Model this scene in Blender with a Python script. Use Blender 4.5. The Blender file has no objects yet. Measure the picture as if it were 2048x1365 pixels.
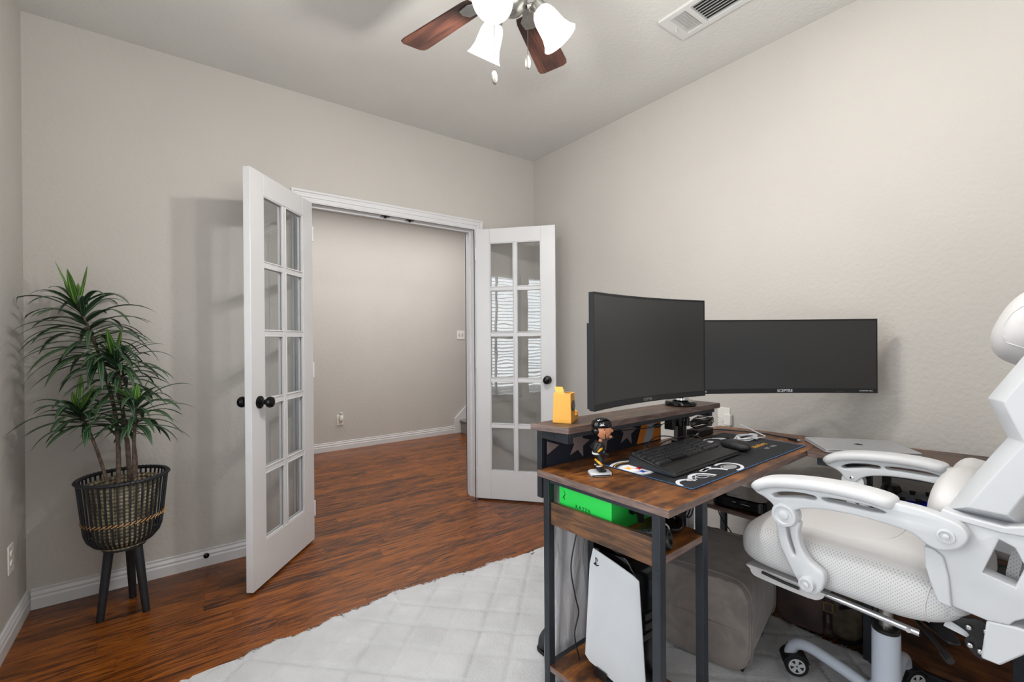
import bpy, bmesh, math, random
from mathutils import Vector, Matrix, Quaternion
random.seed(7)
C = bpy.context.scene.collection
PI = math.pi
def V(*a): return Vector(a)

# ------------------------------------------------------------------ materials
def lin(c):
    return tuple(((x/255)/12.92 if x/255 <= .04045 else ((x/255+.055)/1.055)**2.4) for x in c) + (1,)
class NT:
    def __init__(s, name):
        s.m = bpy.data.materials.new(name); s.m.use_nodes = True
        s.t = s.m.node_tree; s.b = s.t.nodes['Principled BSDF']
    def n(s, typ, **k):
        nd = s.t.nodes.new(typ)
        for a, b in k.items():
            if a.startswith('i_'):
                key = a[2:]
                nd.inputs[int(key) if key.isdigit() else key.replace('_', ' ')].default_value = b
            else: setattr(nd, a, b)
        return nd
    def l(s, a, b): s.t.links.new(a, b)
    def math(s, op, a, b=None, c=None):
        nd = s.t.nodes.new('ShaderNodeMath'); nd.operation = op
        for i, v in enumerate((a, b, c)):
            if v is None: continue
            if isinstance(v, (int, float)): nd.inputs[i].default_value = v
            else: s.l(v, nd.inputs[i])
        return nd.outputs[0]
    def ramp(s, fac, stops):
        r = s.t.nodes.new('ShaderNodeValToRGB'); e = r.color_ramp.elements
        while len(e) < len(stops): e.new(.5)
        for i, (p, c) in enumerate(stops): e[i].position = p; e[i].color = lin(c)
        s.l(fac, r.inputs[0]); return r.outputs[0]
    def coord(s, scale=(1, 1, 1), rot=(0, 0, 0)):
        tc = s.n('ShaderNodeTexCoord'); mp = s.n('ShaderNodeMapping')
        mp.inputs['Scale'].default_value = scale; mp.inputs['Rotation'].default_value = rot
        s.l(tc.outputs['Object'], mp.inputs[0]); return mp.outputs[0]
    def bump(s, h, strength=.3, dist=.01):
        b = s.n('ShaderNodeBump'); b.inputs['Strength'].default_value = strength
        b.inputs['Distance'].default_value = dist
        s.l(h, b.inputs['Height']); s.l(b.outputs[0], s.b.inputs['Normal'])
def mat(name, col, rough=.5, metal=0, noise=None, bump=None, spec=.5, emit=None, coat=0, var=.12, trans=0, sheen=0):
    """plain procedural material: base colour broken up by a noise, optional bump (scale, strength, distance)"""
    t = NT(name); b = t.b
    b.inputs['Roughness'].default_value = rough; b.inputs['Metallic'].default_value = metal
    b.inputs['Specular IOR Level'].default_value = spec; b.inputs['Coat Weight'].default_value = coat
    b.inputs['Transmission Weight'].default_value = trans; b.inputs['Sheen Weight'].default_value = sheen
    nz = t.n('ShaderNodeTexNoise'); nz.inputs['Scale'].default_value = noise or 6; nz.inputs['Detail'].default_value = 4
    t.l(t.coord(), nz.inputs['Vector'])
    d = [max(0, c*(1-var)) for c in col]; u = [min(255, c*(1+var*.6)) for c in col]
    t.l(t.ramp(nz.outputs['Fac'], [(.3, d), (.7, u)]), b.inputs['Base Color'])
    if bump:
        nb = t.n('ShaderNodeTexNoise'); nb.inputs['Scale'].default_value = bump[0]; nb.inputs['Detail'].default_value = 3
        t.l(t.coord(), nb.inputs['Vector']); t.bump(nb.outputs['Fac'], bump[1], bump[2])
    if emit:
        b.inputs['Emission Color'].default_value = lin(emit[0]); b.inputs['Emission Strength'].default_value = emit[1]
    return t.m
M = {}
M['wall'] = mat('greige_wall_paint', (188, 184, 179), .85, noise=1.2, bump=(55, .35, .006), var=.02)
M['ceil'] = mat('ceiling_paint', (208, 207, 203), .9, noise=1.5, bump=(60, .35, .006), var=.02)
M['white'] = mat('white_semi_gloss_paint', (208, 208, 210), .35, noise=3, var=.02)
M['whitecap'] = mat('white_plastic_plate', (228, 226, 220), .35, var=.02)
M['blackmetal'] = mat('black_powder_coated_steel', (48, 52, 58), .42, .3, noise=20, var=.1)
M['black'] = mat('black_plastic', (20, 20, 22), .38, noise=12, var=.15)
M['blackgloss'] = mat('glossy_black_plastic', (10, 10, 12), .12, noise=9, var=.2)
M['bronze'] = mat('oil_rubbed_bronze', (22, 22, 24), .22, .6, noise=15, var=.2)
M['screen'] = mat('matte_black_screen', (30, 31, 34), .33, noise=3, var=.04, spec=1.0)
M['bezel'] = mat('monitor_bezel_plastic', (24, 25, 28), .4, var=.06)
M['nickel'] = mat('brushed_nickel', (170, 168, 164), .28, .9, noise=30, var=.08)
M['chrome'] = mat('polished_chrome', (215, 216, 220), .1, 1, noise=30, var=.03)
M['silver'] = mat('silver_aluminium', (178, 180, 183), .4, .35, noise=40, var=.03)
M['white_pl'] = mat('white_moulded_plastic', (203, 206, 210), .35, noise=8, var=.015)
M['white_pad'] = mat('white_soft_pad', (207, 208, 211), .5, noise=10, var=.02, bump=(220, .08, .001))
M['leather_w'] = mat('white_faux_leather', (205, 203, 203), .45, noise=5, var=.02, bump=(160, .12, .001))
M['tube_w'] = mat('white_painted_tube', (192, 200, 213), .28, var=.02)
M['yellow'] = mat('amber_plastic', (244, 176, 66), .4, noise=5, var=.03)
M['green'] = mat('bright_green_card', (44, 214, 84), .38, noise=4, var=.03)
M['greenink'] = mat('dark_green_ink', (10, 70, 28), .5)
M['ink'] = mat('black_ink', (12, 12, 14), .5)
M['white_ink'] = mat('white_ink', (225, 226, 232), .5, var=.02)
M['grey_ink'] = mat('grey_ink', (150, 150, 154), .5, var=.02)
M['red_ink'] = mat('red_ink', (190, 22, 38), .5, var=.02)
M['blue_ink'] = mat('blue_ink', (20, 70, 170), .5, var=.02)
M['gold_ink'] = mat('gold_ink', (240, 178, 40), .5, var=.02)
M['blue'] = mat('cobalt_blue_plastic', (10, 30, 150), .3)
M['soil'] = mat('dark_soil', (46, 36, 28), .9, bump=(90, .8, .01))
M['stem'] = mat('plant_stem_bark', (98, 82, 72), .8, noise=60, var=.3, bump=(120, .8, .004))
M['basket'] = mat('black_bamboo', (27, 30, 35), .5, noise=25, var=.2, bump=(60, .3, .002))
M['twine'] = mat('tan_twine', (205, 150, 88), .7, noise=80, var=.15)
M['navy'] = mat('navy_flag_cloth', (16, 20, 36), .8, noise=8, var=.15, bump=(14, .25, .01))
M['star'] = mat('taupe_flag_star', (132, 118, 118), .8, var=.05)
M['orange'] = mat('orange_flag_stripe', (222, 132, 44), .8, var=.06)
M['paleflag'] = mat('pale_flag_stripe', (176, 180, 190), .8, var=.05)
M['keys'] = mat('black_keycap', (25, 27, 32), .35, noise=30, var=.1)
M['palm'] = mat('dark_graphite_plastic', (34, 34, 36), .5, noise=90, var=.25)
M['padcloth'] = mat('charcoal_mat_cloth', (24, 27, 34), .75, noise=10, var=.15, bump=(300, .1, .001))
M['bluestitch'] = mat('blue_edge_stitch', (60, 104, 150), .7, noise=200, var=.4)
M['bagdark'] = mat('dark_brown_leather', (70, 55, 50), .5, noise=7, var=.4, bump=(25, .3, .004))
M['bagolive'] = mat('olive_canvas', (84, 74, 60), .8, noise=25, var=.3)
M['brass'] = mat('antique_brass', (150, 125, 90), .35, .8)
M['skin'] = mat('painted_skin', (205, 140, 105), .45, var=.05)
M['carpet'] = mat('grey_stair_carpet', (150, 146, 140), .95, noise=120, var=.25, bump=(200, .9, .01))
M['rubber'] = mat('black_rubber', (14, 14, 15), .6)
M['shoegrey'] = mat('dark_grey_shoe', (38, 40, 46), .7, noise=40, var=.3)
M['whitecable'] = mat('white_cable_jacket', (228, 230, 236), .4, var=.02)
M['teal'] = mat('dark_silver_knurl', (120, 136, 142), .3, .8, noise=150, var=.6)
M['ventshade'] = mat('vent_shade_black', (26, 26, 28), .9)  # near-black colour standing in for the shade inside the duct
M['vent'] = mat('white_enamel_vent', (206, 206, 205), .4, var=.02)
M['pewter'] = mat('dark_pewter', (92, 90, 86), .45, .3, noise=60, var=.2)
M['glow'] = mat('frosted_lit_glass', (250, 250, 248), .4, emit=((255, 252, 246), 1.3), var=.01)
M['bulb'] = mat('lit_bulb', (255, 255, 255), .4, emit=((255, 250, 240), 14))
M['print'] = mat('dark_panel_face', (20, 20, 22), .6)  # dark face of the panel added for the monitor's reflection

# glass pane: thin reflective, mostly see-through
t = NT('thin_clear_glass')
tr = t.n('ShaderNodeBsdfTransparent'); gl = t.n('ShaderNodeBsdfGlossy'); gl.inputs['Roughness'].default_value = .01
tr.inputs['Color'].default_value = (.9, .915, .92, 1)
fr = t.n('ShaderNodeLayerWeight'); fr.inputs['Blend'].default_value = .5
nz = t.n('ShaderNodeTexNoise'); nz.inputs['Scale'].default_value = 3.5; t.l(t.coord(), nz.inputs['Vector'])
bp = t.n('ShaderNodeBump'); bp.inputs['Strength'].default_value = .05; bp.inputs['Distance'].default_value = .02
t.l(nz.outputs['Fac'], bp.inputs['Height']); t.l(bp.outputs[0], gl.inputs['Normal'])
fc = t.math('MINIMUM', t.math('MULTIPLY_ADD', t.math('POWER', fr.outputs[1], 4.5), .9, .13), 1.0)
mx = t.n('ShaderNodeMixShader'); t.l(fc, mx.inputs[0]); t.l(tr.outputs[0], mx.inputs[1]); t.l(gl.outputs[0], mx.inputs[2])
t.l(mx.outputs[0], t.t.nodes['Material Output'].inputs[0]); M['glass'] = t.m

# floor: hardwood strips running along x
t = NT('hardwood_strip_floor')
tc = t.n('ShaderNodeTexCoord'); sp = t.n('ShaderNodeSeparateXYZ'); t.l(tc.outputs['Object'], sp.inputs[0])
W_ = .083
yy = t.math('DIVIDE', sp.outputs[1], W_); row = t.math('FLOOR', yy)
wn = t.n('ShaderNodeTexWhiteNoise', noise_dimensions='1D'); t.l(row, wn.inputs['W'])
xx = t.math('ADD', t.math('DIVIDE', sp.outputs[0], .85), t.math('MULTIPLY', wn.outputs['Value'], 9.0))
cell = t.math('FLOOR', xx)
cb = t.n('ShaderNodeCombineXYZ'); t.l(row, cb.inputs[0]); t.l(cell, cb.inputs[1])
w2 = t.n('ShaderNodeTexWhiteNoise', noise_dimensions='2D'); t.l(cb.outputs[0], w2.inputs['Vector'])
off = t.math('MULTIPLY', w2.outputs['Value'], 40.0)
cv = t.n('ShaderNodeCombineXYZ')
t.l(t.math('ADD', t.math('MULTIPLY', sp.outputs[0], 2.6), off), cv.inputs[0]); t.l(t.math('MULTIPLY', sp.outputs[1], 26.0), cv.inputs[1]); t.l(off, cv.inputs[2])
g1 = t.n('ShaderNodeTexNoise'); g1.inputs['Scale'].default_value = 1.3; g1.inputs['Detail'].default_value = 10; g1.inputs['Roughness'].default_value = .68; g1.inputs['Distortion'].default_value = 1.9
t.l(cv.outputs[0], g1.inputs['Vector'])
cv2 = t.n('ShaderNodeCombineXYZ')
t.l(t.math('ADD', t.math('MULTIPLY', sp.outputs[0], 3.0), off), cv2.inputs[0]); t.l(t.math('MULTIPLY', sp.outputs[1], 130.0), cv2.inputs[1])
g2 = t.n('ShaderNodeTexNoise'); g2.inputs['Scale'].default_value = 1.6; g2.inputs['Detail'].default_value = 3; t.l(cv2.outputs[0], g2.inputs['Vector'])
base = t.math('ADD', t.math('MULTIPLY_ADD', w2.outputs['Value'], .08, -.04), t.math('ADD', t.math('MULTIPLY', g1.outputs['Fac'], .75), t.math('MULTIPLY', g2.outputs['Fac'], .34)))
col = t.ramp(base, [(.40, (22, 11, 6)), (.48, (60, 29, 9)), (.545, (106, 55, 13)), (.62, (136, 74, 18)), (.74, (158, 94, 32))])
fy = t.math('FRACT', yy); e1 = t.math('LESS_THAN', t.math('ABSOLUTE', t.math('SUBTRACT', fy, .5)), .487)
fx = t.math('FRACT', xx); e2 = t.math('LESS_THAN', t.math('ABSOLUTE', t.math('SUBTRACT', fx, .5)), .4985)
ed = t.math('MULTIPLY', e1, e2)
mxr = t.n('ShaderNodeMix', data_type='RGBA'); t.l(t.math('MULTIPLY_ADD', ed, .4, .6), mxr.inputs[0])
mxr.inputs[6].default_value = lin((26, 11, 6)); t.l(col, mxr.inputs[7]); t.l(mxr.outputs[2], t.b.inputs['Base Color'])
t.b.inputs['Roughness'].default_value = .3; t.b.inputs['Specular IOR Level'].default_value = .42
t.bump(t.math('ADD', t.math('MULTIPLY', g1.outputs['Fac'], .4), ed), .18, .002); M['floor'] = t.m

def wood(name, stops, sx, sy, sz, fine=1.0, rough=.4, patch=2.2):
    t = NT(name)
    a = t.n('ShaderNodeTexNoise'); a.inputs['Scale'].default_value = 5; a.inputs['Detail'].default_value = 12; a.inputs['Roughness'].default_value = .72; a.inputs['Distortion'].default_value = .5
    t.l(t.coord((sx, sy, sz)), a.inputs['Vector'])
    b = t.n('ShaderNodeTexNoise'); b.inputs['Scale'].default_value = patch; b.inputs['Detail'].default_value = 5; t.l(t.coord((1+sx*.15, 1+sy*.15, 1+sz*.15)), b.inputs['Vector'])
    f = t.math('ADD', t.math('MULTIPLY', a.outputs['Fac'], .6*fine), t.math('MULTIPLY', b.outputs['Fac'], 1-.6*fine))
    t.l(t.ramp(f, stops), t.b.inputs['Base Color']); t.b.inputs['Roughness'].default_value = rough
    t.bump(a.outputs['Fac'], .12, .002); return t.m
RU = [(.33, (40, 25, 17)), (.44, (78, 48, 28)), (.54, (122, 74, 34)), (.66, (164, 104, 46))]
M['rusticX'] = wood('rustic_brown_board_top', RU, 1.8, 8, 8, .75, .36, 10)
M['rusticY'] = wood('rustic_brown_side_board', [(.36, (34, 24, 20)), (.48, (62, 42, 32)), (.58, (92, 62, 44)), (.7, (118, 82, 54))], 14, 1.2, 14, .6, .36, 6)
M['rusticP'] = wood('rustic_brown_upright_board', [(.36, (44, 34, 30)), (.48, (84, 60, 44)), (.57, (118, 82, 54)), (.68, (150, 104, 64))], 14, 1.2, 20, 1.15, .45, 9)
M['darkwood'] = wood('dark_riser_board', [(.38, (34, 25, 21)), (.48, (62, 46, 37)), (.58, (92, 66, 50)), (.7, (116, 84, 62))], 1.5, 10, 10, .9, .4, 9)
M['edge'] = wood('greyish_edge_banding', [(.36, (74, 60, 56)), (.5, (112, 92, 86)), (.62, (140, 118, 108))], 3, 3, 60, .9, .5, 8)
M['lowboard'] = wood('deep_brown_low_board', [(.36, (24, 15, 11)), (.46, (56, 34, 22)), (.55, (92, 56, 32)), (.68, (126, 80, 44))], 12, 1.2, 12, .6, .4, 6)
M['blade'] = wood('walnut_fan_blade', [(.36, (34, 20, 18)), (.48, (60, 36, 30)), (.58, (92, 56, 44)), (.7, (112, 72, 56))], 1.2, 30, 30, .85, .35, 4)

# rug
t = NT('white_quilted_plush'); b = t.b
nz = t.n('ShaderNodeTexNoise'); nz.inputs['Scale'].default_value = 160; nz.inputs['Detail'].default_value = 6; t.l(t.coord(), nz.inputs['Vector'])
n2 = t.n('ShaderNodeTexNoise'); n2.inputs['Scale'].default_value = 5; n2.inputs['Detail'].default_value = 5; t.l(t.coord(), n2.inputs['Vector'])
t.l(t.ramp(n2.outputs['Fac'], [(.3, (176, 177, 180)), (.7, (193, 194, 197))]), b.inputs['Base Color'])
b.inputs['Roughness'].default_value = .95; b.inputs['Sheen Weight'].default_value = .25
t.bump(t.math('ADD', nz.outputs['Fac'], t.math('MULTIPLY', n2.outputs['Fac'], 3.0)), .5, .006); M['rug'] = t.m
# velvet
t = NT('taupe_velvet'); b = t.b
n2 = t.n('ShaderNodeTexNoise'); n2.inputs['Scale'].default_value = 9; n2.inputs['Detail'].default_value = 4; n2.inputs['Distortion'].default_value = 1.5; t.l(t.coord(), n2.inputs['Vector'])
t.l(t.ramp(n2.outputs['Fac'], [(.3, (118, 110, 107)), (.7, (142, 133, 128))]), b.inputs['Base Color'])
b.inputs['Roughness'].default_value = .85; b.inputs['Sheen Weight'].default_value = .5; b.inputs['Sheen Roughness'].default_value = .4; M['velvet'] = t.m
# wrinkled pale cloth
t = NT('wrinkled_pale_cloth'); b = t.b
n2 = t.n('ShaderNodeTexNoise'); n2.inputs['Scale'].default_value = 4; n2.inputs['Detail'].default_value = 6; n2.inputs['Distortion'].default_value = 1.2; t.l(t.coord((3, 3, 1)), n2.inputs['Vector'])
t.l(t.ramp(n2.outputs['Fac'], [(.3, (214, 214, 220)), (.7, (240, 240, 244))]), b.inputs['Base Color']); b.inputs['Roughness'].default_value = .8
t.bump(n2.outputs['Fac'], .7, .03); M['cloth'] = t.m
# perforated fabric
t = NT('white_perforated_fabric'); b = t.b
tc = t.n('ShaderNodeTexCoord'); sp = t.n('ShaderNodeSeparateXYZ'); t.l(tc.outputs['Object'], sp.inputs[0]); cb = t.n('ShaderNodeCombineXYZ')
t.l(t.math('ADD', sp.outputs[1], sp.outputs[2]), cb.inputs[0]); t.l(t.math('SUBTRACT', sp.outputs[1], sp.outputs[2]), cb.inputs[1])
vo = t.n('ShaderNodeTexVoronoi', voronoi_dimensions='2D'); vo.inputs['Scale'].default_value = 112; vo.inputs['Randomness'].default_value = 0; t.l(cb.outputs[0], vo.inputs['Vector'])
t.l(t.ramp(vo.outputs['Distance'], [(.15, (158, 160, 164)), (.27, (204, 204, 205))]), b.inputs['Base Color']); b.inputs['Roughness'].default_value = .6
M['mesh_w'] = t.m
# woven pot
t = NT('woven_seagrass'); b = t.b
vo = t.n('ShaderNodeTexVoronoi'); vo.inputs['Scale'].default_value = 62; vo.inputs['Randomness'].default_value = .15; t.l(t.coord((1, 1, 1.0)), vo.inputs['Vector'])
t.l(t.ramp(vo.outputs['Distance'], [(.15, (186, 176, 150)), (.5, (138, 128, 102)), (.75, (60, 54, 42))]), b.inputs['Base Color']); b.inputs['Roughness'].default_value = .45
t.bump(t.math('MULTIPLY', vo.outputs['Distance'], -1.0), 1.0, .012); M['weave'] = t.m
# leaf: stripes along the blade from UV
def leafmat(name, dark, pale):
    t = NT(name); uv = t.n('ShaderNodeUVMap'); sp = t.n('ShaderNodeSeparateXYZ'); t.l(uv.outputs[0], sp.inputs[0])
    d = t.math('ABSOLUTE', t.math('SUBTRACT', sp.outputs[0], .5))
    f = t.math('PINGPONG', t.math('ADD', d, .05), .16)
    f = t.math('MULTIPLY', f, 6.0)
    t.l(t.ramp(f, [(.25, pale), (.55, dark)]), t.b.inputs['Base Color']); t.b.inputs['Roughness'].default_value = .42
    return t.m
M['leaf'] = leafmat('striped_green_leaf', (24, 48, 36), (84, 116, 72))
M['leafnew'] = leafmat('fresh_green_leaf', (58, 98, 40), (128, 168, 74))

# ------------------------------------------------------------------ mesh tools
class MB:
    def __init__(s): s.v = []; s.f = []; s.m = []; s.uv = {}
    def add(s, vs, fs, mi=0):
        o = len(s.v); s.v += [Vector(p) for p in vs]
        for f in fs: s.f.append([i+o for i in f]); s.m.append(mi)
        return s
    def box(s, x0, x1, y0, y1, z0, z1, mi=0, M4=None):
        vs = [V(x, y, z) for z in (z0, z1) for x, y in ((x0, y0), (x1, y0), (x1, y1), (x0, y1))]
        if M4: vs = [M4 @ p for p in vs]
        return s.add(vs, [[3, 2, 1, 0], [4, 5, 6, 7], [0, 1, 5, 4], [1, 2, 6, 5], [2, 3, 7, 6], [3, 0, 4, 7]], mi)
    def prism(s, pts, z0, z1, mi=0, side=None, fn=None):
        """polygon pts (a,b) swept from z0 to z1; fn maps (a,b,c) to a world point"""
        fn = fn or (lambda a, b, c: V(a, b, c)); n = len(pts)
        if sum(pts[i][0]*pts[(i+1) % n][1]-pts[(i+1) % n][0]*pts[i][1] for i in range(n)) < 0: pts = pts[::-1]
        vs = [fn(a, b, z0) for a, b in pts]+[fn(a, b, z1) for a, b in pts]
        s.add(vs, [list(range(n))[::-1], list(range(n, 2*n))], mi)
        o = len(s.v)-2*n
        for i in range(n):
            j = (i+1) % n; s.f.append([o+i, o+j, o+n+j, o+n+i]); s.m.append(mi if side is None else side)
        return s
    def tube(s, pts, r, n=8, mi=0, cap=True, rr=None):
        pts = [Vector(p) for p in pts]; rings = []; up = V(0, 0, 1)
        t0 = (pts[1]-pts[0]).normalized(); a = t0.orthogonal().normalized() if abs(t0.z) > .9 else t0.cross(up).normalized()
        for i, p in enumerate(pts):
            tt = (pts[min(i+1, len(pts)-1)]-pts[max(i-1, 0)])
            tt = tt.normalized() if tt.length > 1e-9 else t0
            a = (a-tt*a.dot(tt)); a = a.normalized() if a.length > 1e-6 else tt.orthogonal().normalized()
            b = tt.cross(a); ra = rr[i] if rr else r
            rings.append([p+(a*math.cos(2*PI*k/n)+b*math.sin(2*PI*k/n))*ra for k in range(n)])
        s.rings(rings, mi, cap); return s
    def rings(s, rings, mi=0, cap=True, close=False):
        o = len(s.v); n = len(rings[0])
        for r in rings: s.v += [Vector(p) for p in r]
        R_ = len(rings)
        for i in range(R_ if close else R_-1):
            i2 = (i+1) % R_
            for k in range(n):
                k2 = (k+1) % n; s.f.append([o+i*n+k, o+i*n+k2, o+i2*n+k2, o+i2*n+k]); s.m.append(mi)
        if cap and not close:
            s.f.append([o+k for k in range(n)][::-1]); s.m.append(mi)
            s.f.append([o+(R_-1)*n+k for k in range(n)]); s.m.append(mi)
        return s
    def cyl(s, p0, p1, r0, r1=None, n=24, mi=0): return s.tube([p0, p1], r0, n, mi, True, [r0, r0 if r1 is None else r1])
    def lathe(s, prof, c=(0, 0, 0), n=32, mi=0, cap=True, M4=None, close=False):
        c = Vector(c); R_ = []
        for r, z in prof:
            ring = [V(r*math.cos(2*PI*k/n), r*math.sin(2*PI*k/n), z) for k in range(n)]
            R_.append([(M4 @ p if M4 else p)+c for p in ring])
        return s.rings(R_, mi, cap, close)
    def blob(s, c, h, e1=2.0, e2=2.0, nu=32, nv=16, mi=0, M4=None, fn=None):
        """superellipsoid: e1 squareness in plan, e2 in section (2 = round, larger = boxier)"""
        c = Vector(c); R_ = []
        def pw(v, e): return math.copysign(abs(v)**(2/e), v)
        for j in range(nv+1):
            ph = -PI/2+PI*j/nv; ph = max(-PI/2+.02, min(PI/2-.02, ph)); ring = []
            for k in range(nu):
                th = 2*PI*k/nu
                p = V(h[0]*pw(math.cos(ph), e2)*pw(math.cos(th), e1), h[1]*pw(math.cos(ph), e2)*pw(math.sin(th), e1), h[2]*pw(math.sin(ph), e2))
                if fn: p = fn(p)
                ring.append((M4 @ p if M4 else p)+c)
            R_.append(ring)
        return s.rings(R_, mi)
    def build(s, name, mats, parent=None, smooth=None, bevel=0, seg=2, sub=0):
        me = bpy.data.meshes.new(name)
        off = parent.matrix_world.translation if parent and not getattr(s, 'local', False) else V(0, 0, 0)
        if parent and not getattr(s, 'local', False): off = world_loc(parent)
        me.from_pydata([tuple(p-off) for p in s.v], [], s.f)
        for m_ in (mats if isinstance(mats, (list, tuple)) else [mats]): me.materials.append(M[m_] if isinstance(m_, str) else m_)
        me.polygons.foreach_set('material_index', s.m)
        if s.uv:
            L = me.uv_layers.new(name='UVMap')
            for pi, p in enumerate(me.polygons):
                if pi in s.uv:
                    for li, uvc in zip(p.loop_indices, s.uv[pi]): L.data[li].uv = uvc
        bm = bmesh.new(); bm.from_mesh(me); bmesh.ops.recalc_face_normals(bm, faces=bm.faces[:]) if not s.uv else None
        bm.to_mesh(me); bm.free()
        if smooth is not None:
            me.polygons.foreach_set('use_smooth', [True]*len(me.polygons)); me.set_sharp_from_angle(angle=math.radians(smooth))
        o = bpy.data.objects.new(name, me); C.objects.link(o)
        if parent: o.parent = parent
        if bevel:
            md = o.modifiers.new('Bevel', 'BEVEL'); md.width = bevel; md.segments = seg; md.limit_method = 'ANGLE'; md.angle_limit = math.radians(40)
            md.harden_normals = False
            if smooth is None:
                me.polygons.foreach_set('use_smooth', [True]*len(me.polygons)); me.set_sharp_from_angle(angle=math.radians(50))
        if sub:
            md = o.modifiers.new('Sub', 'SUBSURF'); md.levels = sub; md.render_levels = sub
        return o
def world_loc(o):
    p = V(0, 0, 0)
    while o: p = p+o.location; o = o.parent
    return p
def local(mb): mb.local = True; return mb
def thing(name, label, cat, loc=(0, 0, 0), rz=0, group=None, kind=None):
    o = bpy.data.objects.new(name, None); C.objects.link(o); o.location = loc; o.rotation_euler = (0, 0, rz); o.empty_display_size = .05
    if kind: o['kind'] = kind
    if label: o['label'] = label
    if cat: o['category'] = cat
    if group: o['group'] = group
    return o
def tag(o, label, cat, group=None):
    o['label'] = label; o['category'] = cat
    if group: o['group'] = group
    return o
def struct(o): o['kind'] = 'structure'; return o
def dup(root, loc, rz=None, label=None):
    r = root.copy(); C.objects.link(r); r.location = loc
    if rz is not None: r.rotation_euler = (0, 0, rz)
    if label: r['label'] = label
    def rec(a, b):
        for ch in list(a.children):
            c = ch.copy(); C.objects.link(c); c.parent = b; rec(ch, c)
    rec(root, r); return r
def smooth_loop(pts, k=5, closed=True):
    n = len(pts); out = []
    rng = range(n) if closed else range(n-1)
    for i in rng:
        g = (lambda j: Vector(pts[j % n])) if closed else (lambda j: Vector(pts[max(0, min(n-1, j))]))
        p0, p1, p2, p3 = g(i-1), g(i), g(i+1), g(i+2)
        for q in range(k):
            u = q/k
            out.append(tuple(.5*((2*p1)+(p2-p0)*u+(2*p0-5*p1+4*p2-p3)*u*u+(3*p1-p0-3*p2+p3)*u**3)))
    if not closed: out.append(tuple(pts[-1]))
    return out
def curve_mesh(loops, thick, fn, name, mats, parent, bevel=0, smooth=40):
    """flat outline with holes, extruded and rounded, mapped by fn(a,b,c)"""
    cu = bpy.data.curves.new('tmp', 'CURVE'); cu.dimensions = '2D'; cu.fill_mode = 'BOTH'
    cu.extrude = max(0, thick/2-bevel); cu.bevel_depth = bevel; cu.bevel_resolution = 2; cu.offset = -bevel
    for lp in loops:
        s = cu.splines.new('POLY'); s.points.add(len(lp)-1); s.use_cyclic_u = True
        for i, p in enumerate(lp): s.points[i].co = (p[0], p[1], 0, 1)
    ob = bpy.data.objects.new('tmp', cu); C.objects.link(ob)
    dg = bpy.context.evaluated_depsgraph_get(); me = bpy.data.meshes.new_from_object(ob.evaluated_get(dg))
    C.objects.unlink(ob); bpy.data.objects.remove(ob); bpy.data.curves.remove(cu)
    off = world_loc(parent) if parent else V(0, 0, 0)
    for v in me.vertices: v.co = fn(*v.co)-off
    bm = bmesh.new(); bm.from_mesh(me); bmesh.ops.remove_doubles(bm, verts=bm.verts[:], dist=1e-5); bmesh.ops.recalc_face_normals(bm, faces=bm.faces[:]); bm.to_mesh(me); bm.free()
    me.materials.clear()
    for m_ in (mats if isinstance(mats, (list, tuple)) else [mats]): me.materials.append(M[m_])
    me.polygons.foreach_set('material_index', [0]*len(me.polygons))
    me.polygons.foreach_set('use_smooth', [True]*len(me.polygons)); me.set_sharp_from_angle(angle=math.radians(smooth))
    o = bpy.data.objects.new(name, me); C.objects.link(o)
    if parent: o.parent = parent
    return o
def text_mb(mb, txt, size, fn, mi=0, ext=.0004, align='CENTER', shear=0, spacing=1.0):
    cu = bpy.data.curves.new('t', 'FONT'); cu.body = txt; cu.size = size; cu.align_x = align; cu.align_y = 'CENTER'; cu.extrude = ext; cu.shear = shear; cu.space_character = spacing
    cu.resolution_u = 3
    ob = bpy.data.objects.new('t', cu); C.objects.link(ob)
    dg = bpy.context.evaluated_depsgraph_get(); me = bpy.data.meshes.new_from_object(ob.evaluated_get(dg))
    C.objects.unlink(ob); bpy.data.objects.remove(ob); bpy.data.curves.remove(cu)
    mb.add([fn(*v.co) for v in me.vertices], [list(p.vertices) for p in me.polygons], mi); bpy.data.meshes.remove(me)
    return mb
def frame(o, a, b, c):
    o, a, b, c = Vector(o), Vector(a).normalized(), Vector(b).normalized(), Vector(c).normalized()
    return lambda x, y, z: o+a*x+b*y+c*z

# ------------------------------------------------------------------ camera
cam_d = bpy.data.cameras.new('camera'); cam = bpy.data.objects.new('camera', cam_d); C.objects.link(cam)
f, yaw, pit, rol, h = 906.96, .6413, .0032, -.0071, 1.2255
fw = V(math.sin(yaw)*math.cos(pit), math.cos(yaw)*math.cos(pit), -math.sin(pit))
r_ = V(math.cos(yaw), -math.sin(yaw), 0); u_ = r_.cross(fw)
R_ = r_*math.cos(rol)+u_*math.sin(rol); U_ = -r_*math.sin(rol)+u_*math.cos(rol)
cam.matrix_world = Matrix(((R_.x, U_.x, -fw.x, 0), (R_.y, U_.y, -fw.y, 0), (R_.z, U_.z, -fw.z, h), (0, 0, 0, 1)))
cam_d.sensor_width = 36; cam_d.lens = f/2048*36; cam_d.clip_start = .03
bpy.context.scene.camera = cam

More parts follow.
